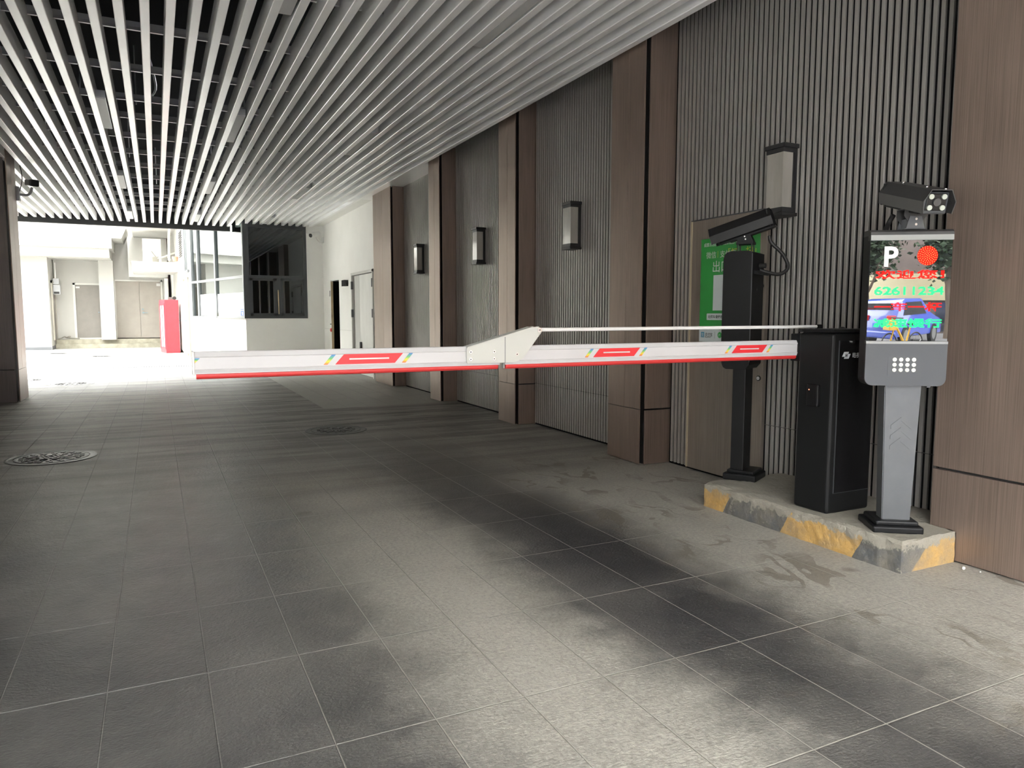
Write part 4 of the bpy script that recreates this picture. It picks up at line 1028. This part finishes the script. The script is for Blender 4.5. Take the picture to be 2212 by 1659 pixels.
# ------------------------------------------------------------------ linear lights set between the slats
def bar_light(x, y0, ln, label):
    t = thing('linear_light', label, 'ceiling light', (x, y0, ZC), 0, 'linear lights between the ceiling slats')
    MB().box(-.047, .047, 0, ln, .006, .075, .003).build('case', M['light_case'], t)
    MB().box(-.041, .041, .02, ln - .02, .000, .008, .001).build('diffuser', M['light_diff'], t)
    return t
bl = bar_light(-.400, 8.22, 1.32, 'linear light above the middle of the drive, in the row over the bright exit side')
for x, y, s in ((-.400, 12.55, 'second linear light in the row above the red cabinet'), (-.400, 16.80, 'small far linear light nearest the dark fascia in the row above the red cabinet'),
                (.884, 4.12, 'linear light cut by the top edge of the photo among the slats'), (.884, 8.30, 'linear light in the row above the booth corner, one bay beyond the gate'), (.884, 12.5, 'second linear light in the row above the booth corner'),
                (.884, 16.7, 'far linear light just before the fascia in the row above the booth corner'),
                (2.330, 4.10, 'long linear light with bright rim high over the bronze columns'), (2.330, 8.38, 'linear light in the row close to the wall, above the boom tip'), (2.330, 12.4, 'second linear light in the row close to the wall'),
                (2.330, 16.45, 'far linear light just in front of the dark booth window')):
    c = copy_tree(bl); c.location = (x, y, ZC); c['label'] = s

# ------------------------------------------------------------------ manhole covers and drain
def manhole(x, y, r, label, rz=0.0, simple_=False):
    t = thing('manhole_cover', label, 'manhole cover', (x, y, 0), rz, 'round iron manhole covers')
    MB().lathe((0, 0, 0), [(r, -.01), (r, .003), (r - .012, .006), (r - .02, .004), (r - .055, .004), (r - .058, -.004)], 48).build('frame', M['iron'], t)
    cv = MB().lathe((0, 0, 0), [(r - .062, -.008), (r - .062, .004), (r - .075, .007), (r - .090, .003), (.10, .003), (.095, .007), (.085, .007), (.08, .003)], 48)
    for ring, n in ((.135, 10), (.18, 14), (.222, 18)):
        if ring > r - .11: continue
        for i in range(n):
            a = 2 * math.pi * i / n + ring * 9; T = Matrix.Rotation(a, 4, 'Z')
            cv.box(ring - .016, ring + .016, -.013, .013, .001, .008, 0, T @ Matrix.Translation((0, 0, 0)))
    for x_ in (-.05, -.02, .02, .05): cv.box(x_ - .006, x_ + .006, -.05, .05, .001, .008)
    cv.smooth = True; cv.build('cover', M['iron'], t)
    return t
manhole(-.835, 7.13, .335, 'dark round manhole cover between the near floor joints by the far column', R(20))
manhole(1.645, 7.58, .315, 'round manhole cover before the pale paving patch under the boom', R(-15))
manhole(-1.375, 14.66, .36, 'dark manhole cover near the drain channel beside the dark column', R(5))
manhole(-2.18, 15.75, .35, 'manhole cover half hidden behind the dark column', R(30))
manhole(-2.77, 26.35, .33, 'manhole cover in the bright courtyard before the concrete step', R(3))
manhole(-1.48, 24.05, .33, 'manhole cover in the bright courtyard before the beige double doors', R(40))
dr = thing('drain_channel', 'slotted drain channel across the end of the covered drive', 'drain', (0, 18.69, 0))
MB().box(-2.0, 1.55, -.17, .17, .0005, .003).build('grate', M['jamb'], dr)
b = MB(); x = -1.97
while x < 1.52:
    b.prism([(x, -.15), (x + .022, -.15), (x + .030, .15), (x + .008, .15)], .0028, .0045, 'z'); x += .052
b.build('slots', M['deck'], dr)

# ------------------------------------------------------------------ cameras under the ceiling
t = thing('bullet_camera', 'small dark bullet camera on a bracket high on the dark column', 'camera', (-1.70, 12.62, 2.93), 0)
T = Matrix.Translation((.17, -.06, .14)) @ Matrix.Rotation(R(28), 4, 'Z') @ Matrix.Rotation(R(8), 4, 'X') @ Matrix.Scale(.85, 4)
MB().box(-.055, .055, -.15, .13, -.05, .05, .02, T, 3).build('housing', M['cctv_grey'], t)
MB().box(-.060, .060, -.19, -.06, -.055, .058, .02, T, 3).build('sun_shield', M['black_rubber'], t)
MB().tube([(-.01, 0, -.02), (.1, -.01, -.03), (.15, -.03, .0), (.18, -.05, .08)], .018, 10).build('arm', M['pipe_grey'], t)
MB().box(-.02, .02, -.06, .06, -.12, .08, .004).build('base_plate', M['pipe_grey'], t)
MB().tube([(.02, 0, .02), (.06, 0, .2), (.04, 0, .4)], .006, 8).build('wire', M['black_rubber'], t)
t = thing('bullet_camera', 'small white bullet camera in the corner above the service door', 'camera', (3.60, 17.72, 3.02), 0)
T = Matrix.Translation((-.16, -.10, .06)) @ Matrix.Rotation(R(-52), 4, 'Z') @ Matrix.Rotation(R(14), 4, 'X')
MB().cyl((0, -.17, 0), (0, .12, 0), .055, 20, T=T).build('housing', M['cctv_white'], t)
MB().cyl((0, -.175, 0), (0, -.168, 0), .048, 20, T=T).build('front_glass', M['black_ink'], t)
MB().box(-.06, .06, -.21, .05, .045, .058, .006, T).build('sun_shield', M['cctv_white'], t)
MB().tube([(.05, .05, -.06), (-.05, .0, -.09), (-.12, -.07, -.04), (-.14, -.08, .02)], .016, 10).build('arm', M['cctv_white'], t)
MB().box(.02, .06, .0, .12, -.12, .02, .004).build('base_plate', M['cctv_white'], t)

# ------------------------------------------------------------------ small fittings further in
o = MB((XS, 15.50, 1.86)).box(XS - .09, XS, 15.38, 15.62, 1.80, 1.93, .006).build('exit_lamp', M['black_gloss']); tag(o, 'small black box lamp on the white wall between the service doors', 'lamp')
O = (.40, 25.45, 0)
rc = thing('hydrant_cabinet', 'tall red metal fire hydrant cabinet standing in the courtyard', 'cabinet', O, R(0))
Tr = Matrix.Translation(O) @ Matrix.Rotation(R(10), 4, 'Z')
MB(O).box(-.20, .205, -.27, .55, .0, 1.66, .006, Tr).build('cabinet', M['red_cab'], rc)
dd = MB(O).box(-.212, -.199, -.23, .52, .12, 1.55, .002, Tr).build('glazed_door', M['red_cab'], rc)
for y in (-.16, .15): MB(O).box(-.217, -.211, y, y + .16, .2, 1.48, 0, Tr).build('glass_strip', M['paper'], dd)
MB(O).box(-.18, .19, -.275, -.27, .03, 1.63, 0, Tr).build('back_sheet', M['red_cab'], rc)
b = thing('siren_box', 'small dark siren unit on top of the red cabinet', 'siren', (.48, 25.35, 1.662)); 
MB().box(-.12, .02, -.05, .05, 0, .08, .004).build('body', M['cctv_grey'], b)
MB().cyl((.06, -.09, .05), (.06, .02, .05), .055, 20, .03).build('horn', M['black_rubber'], b)
o = thing('meter_box', 'grey electrical box with conduit on the recess wall', 'box', (-3.10, 30.0, 1.9))
MB().box(-.08, .10, -.06, .06, .35, .55, .006).build('switch', M['pipe_grey'], o); MB().box(-.08, .13, -.06, .06, .0, .33, .006).build('case', M['pipe_grey'], o)
MB().cyl((0, .0, .55), (0, .0, 1.1), .018, 10).build('conduit', M['cctv_white'], o); MB().box(-.06, .1, -.07, -.05, .02, .09).build('black_base', M['black_ink'], o)
o = thing('air_conditioner', 'cream outdoor air conditioner unit on the canopy slab', 'air conditioner', (.02, 27.4, 2.88))
MB().box(-.33, .22, -.15, .2, 0, .82, .01).build('case', M['ac_white'], o)
MB().box(-.24, .19, -.158, -.149, .05, .78, .004).build('side_panel', M['ac_white'], o)
MB().box(-.16, .0, -.19, -.15, .42, .72, .006).build('switch_box', M['cctv_white'], o)
MB().box(-.06, .14, -.20, -.155, .06, .24, .01).build('valve_cover', M['ac_dark'], o)
MB().tube([(-.08, -.17, .42), (-.02, -.2, .33), (.06, -.19, .22)], .012, 8).build('wire', M['ac_dark'], o)
MB().tube([(.1, -.17, .18), (.32, -.22, .24), (.6, -.3, .36), (.9, -.5, .40), (1.05, -.9, .36)], .03, 10).build('wrapped_pipe', M['hose'], o)
MB().tube([(.35, -.22, .25), (.5, -.26, .15), (.35, -.3, .02)], .01, 8).build('drain_hose', M['hose'], o)
o = thing('pipe_hose', 'pale wrapped pipe curving up to the tall glazing strip', 'pipe', (.55, 24.2, 2.88)); 
MB().tube([(-.12, .9, .0), (-.12, .7, .1), (-.1, .35, .75), (-.05, .0, 1.0), (-.06, -.4, .85)], .035, 10).build('pipe', M['hose'], o)
o = MB((.66, 25.0, 2.88)).lathe((.62, 25.6, 2.88), [(.07, 0), (.095, .14), (.085, .14), (.07, .10)], 20).build('flower_pot', M['terracotta']); tag(o, 'small terracotta pot on the canopy slab by the pipe', 'pot')
o = thing('cable_coil', 'tangled dark cable lying on the concrete step', 'cable', (-2.95, 30.3, .31))
MB().tube([(-.2, 0, .02), (-.1, -.06, .05), (0, .02, .10), (.1, -.04, .05), (.16, 0, .11), (.05, .05, .06), (.3, -.03, .04), (.45, .02, .03)], .02, 8).build('coil', M['ac_dark'], o)
o = MB((3.39, 2.10, 0)).ball((3.395, 2.08, .008), .010, 1, .7, .9, 8).build('paper_scrap', M['scrap']); tag(o, 'tiny white crumb of litter on the floor beside the island end', 'litter')
o = MB((3.42, 2.05, 0)).ball((3.425, 2.02, .004), .005, 1.4, .8, .8, 8).build('paper_scrap', M['scrap']); tag(o, 'smaller white crumb of litter close to the wide brown column', 'litter')

# ================================================================== THE STREET BEHIND (mirrored in the display glass)
def car():
    t = thing('parked_car', 'blue hatchback parked across the street, mirrored in the display', 'car', (-.75, -8.9, -.06), R(16))
    # rear of the car looks to +y; 1.75 wide, 4.2 long
    prof = [(0, .32), (.02, .62), (-.02, .92), (-.32, 1.42), (-.60, 1.50), (-2.0, 1.52), (-2.7, 1.02), (-4.0, .85), (-4.15, .6), (-4.15, .30)]
    b = MB(); b.prism(prof, -.86, .86, 'x', bev=.07); b.build('body', M['car_blue'], t, True)
    T = Matrix.Translation((0, -.17, 1.17)) @ Matrix.Rotation(R(-31), 4, 'X')
    MB().box(-.62, .62, -.012, .03, -.22, .22, .02, T).build('rear_window', M['car_glass'], t)
    for s in (-1, 1):
        MB().prism([(-.5, .98), (-.62, 1.38), (-1.9, 1.42), (-2.45, 1.02)], s * .855, s * .875, 'x').build('side_window', M['car_glass'], t)
        MB().box(s * .62 - .2, s * .62 + .2, -.06, .035, .80, .98, .03).build('tail_lamp', M['car_light'], t)
        for y in (-.75, -3.3):
            w = MB().cyl((s * .70, y, .33), (s * .89, y, .33), .33, 28).build('wheel', M['black_rubber'], t)
            MB().cyl((s * .885, y, .33), (s * .90, y, .33), .21, 20).build('hubcap', M['silver'], w)
    pl_ = MB().box(-.22, .22, .0, .035, .60, .74).build('number_plate', M['plate_blue'], t)
    MB().box(-.85, .85, -.2, .06, .28, .50, .05).build('bumper', M['car_blue'], t)
car()
def bike():
    t = thing('shared_bicycle', 'yellow bicycle with basket by the kerb, mirrored in the display', 'bicycle', (1.0, -6.2, -.06), R(215))
    for y in (-.52, .52):
        b = MB(); b.tube([(0, y + .31 * math.cos(a), .33 + .31 * math.sin(a)) for a in [i * math.pi / 8 for i in range(17)]], .02, 8, 3); w = b.build('wheel', M['black_rubber'], t)
        f = MB()
        for i in range(12): f.cyl((0, y, .33), (0, y + .3 * math.cos(i * math.pi / 6), .33 + .3 * math.sin(i * math.pi / 6)), .003, 5)
        f.build('spokes', M['chrome'], w)
    f = MB()
    for a, c, r in (((0, -.52, .33), (0, -.3, .95), .025), ((0, -.33, .85), (0, .1, .35), .035), ((0, .1, .3), (0, .28, .8), .025), ((0, .1, .33), (0, .52, .33), .02)): f.cyl(a, c, r, 10)
    f.build('frame', M['bike_yellow'], t)
    MB().box(-.16, .16, -.66, -.38, .72, .95, .01).build('basket', M['bike_yellow'], t)
    MB().cyl((-.27, -.27, 1.0), (.27, -.27, 1.0), .016, 10).build('handlebar', M['black_rubber'], t)
    MB().ball((0, .30, .86), .12, .8, 1.2, .4).build('saddle', M['black_rubber'], t)
bike()
def tree(x, y, h, r, label, n=2600, seed=1):
    rnd = random.Random(seed)
    t = thing('street_tree', label, 'tree', (x, y, -.06), 0, 'trees along the mirrored street')
    b = MB(); b.tube([(0, 0, 0), (.04, .03, h * .3), (-.05, .05, h * .6), (.08, 0, h)], .15, 12)
    b.tube([(0, .03, h * .45), (.5, .2, h * .7), (.9, .3, h * .95)], .06, 8); b.tube([(0, .03, h * .5), (-.5, -.2, h * .75), (-1.0, -.1, h * .95)], .05, 8)
    b.build('trunk', M['bark'], t)
    f = MB()
    for i in range(n):
        u, v, w = rnd.gauss(0, .5), rnd.gauss(0, .5), rnd.gauss(0, .38); c = Vector((u * r, v * r, h + w * r))
        q = Matrix.Translation(c) @ Matrix.Rotation(rnd.random() * 6.3, 4, 'Z') @ Matrix.Rotation(rnd.random() * 3.1, 4, 'X')
        s = .10 + rnd.random() * .12
        f._f(f._v([(-s, 0, 0), (0, -s * .5, .02), (s, 0, 0), (0, s * .5, .02)], q))
    f.build('foliage', M['leaf'], t)
tree(1.3, -14.0, 3.6, 1.2, 'bushy street tree in front of the cream signboard, mirrored', seed=3)
tree(3.6, -7.0, 4.0, 1.7, 'leaning street tree close to the parked bicycle, mirrored', seed=5)
tree(-3.0, -13.6, 3.7, 1.3, 'dense street tree at the far end of the parked blue car, mirrored', seed=9)
sb = thing('shop_building', 'brown shop building with cream signboard across the street, mirrored', 'building', (0, -17, -.06))
MB().box(-14, 14, -3, 0, 0, 9).build('facade', M['shop_wall'], sb)
sg2 = MB().box(-5.5, 1.3, 0, .15, 1.5, 2.75, .01).build('signboard', M['shop_sign'], sb)
MB().box(1.5, 4.2, 0, .12, 1.6, 2.6, .01).build('grey_fascia', M['pipe_grey'], sb)
for x in (-5, -2.4, .2, 2.8): MB().box(x, x + 2.2, -.05, .03, .1, 1.4).build('shop_window', M['car_glass'], sb)
for x in range(-12, 12, 3): MB().box(x, x + 1.8, -.02, .02, 4.6, 6.2).build('upper_window', M['car_glass'], sb)
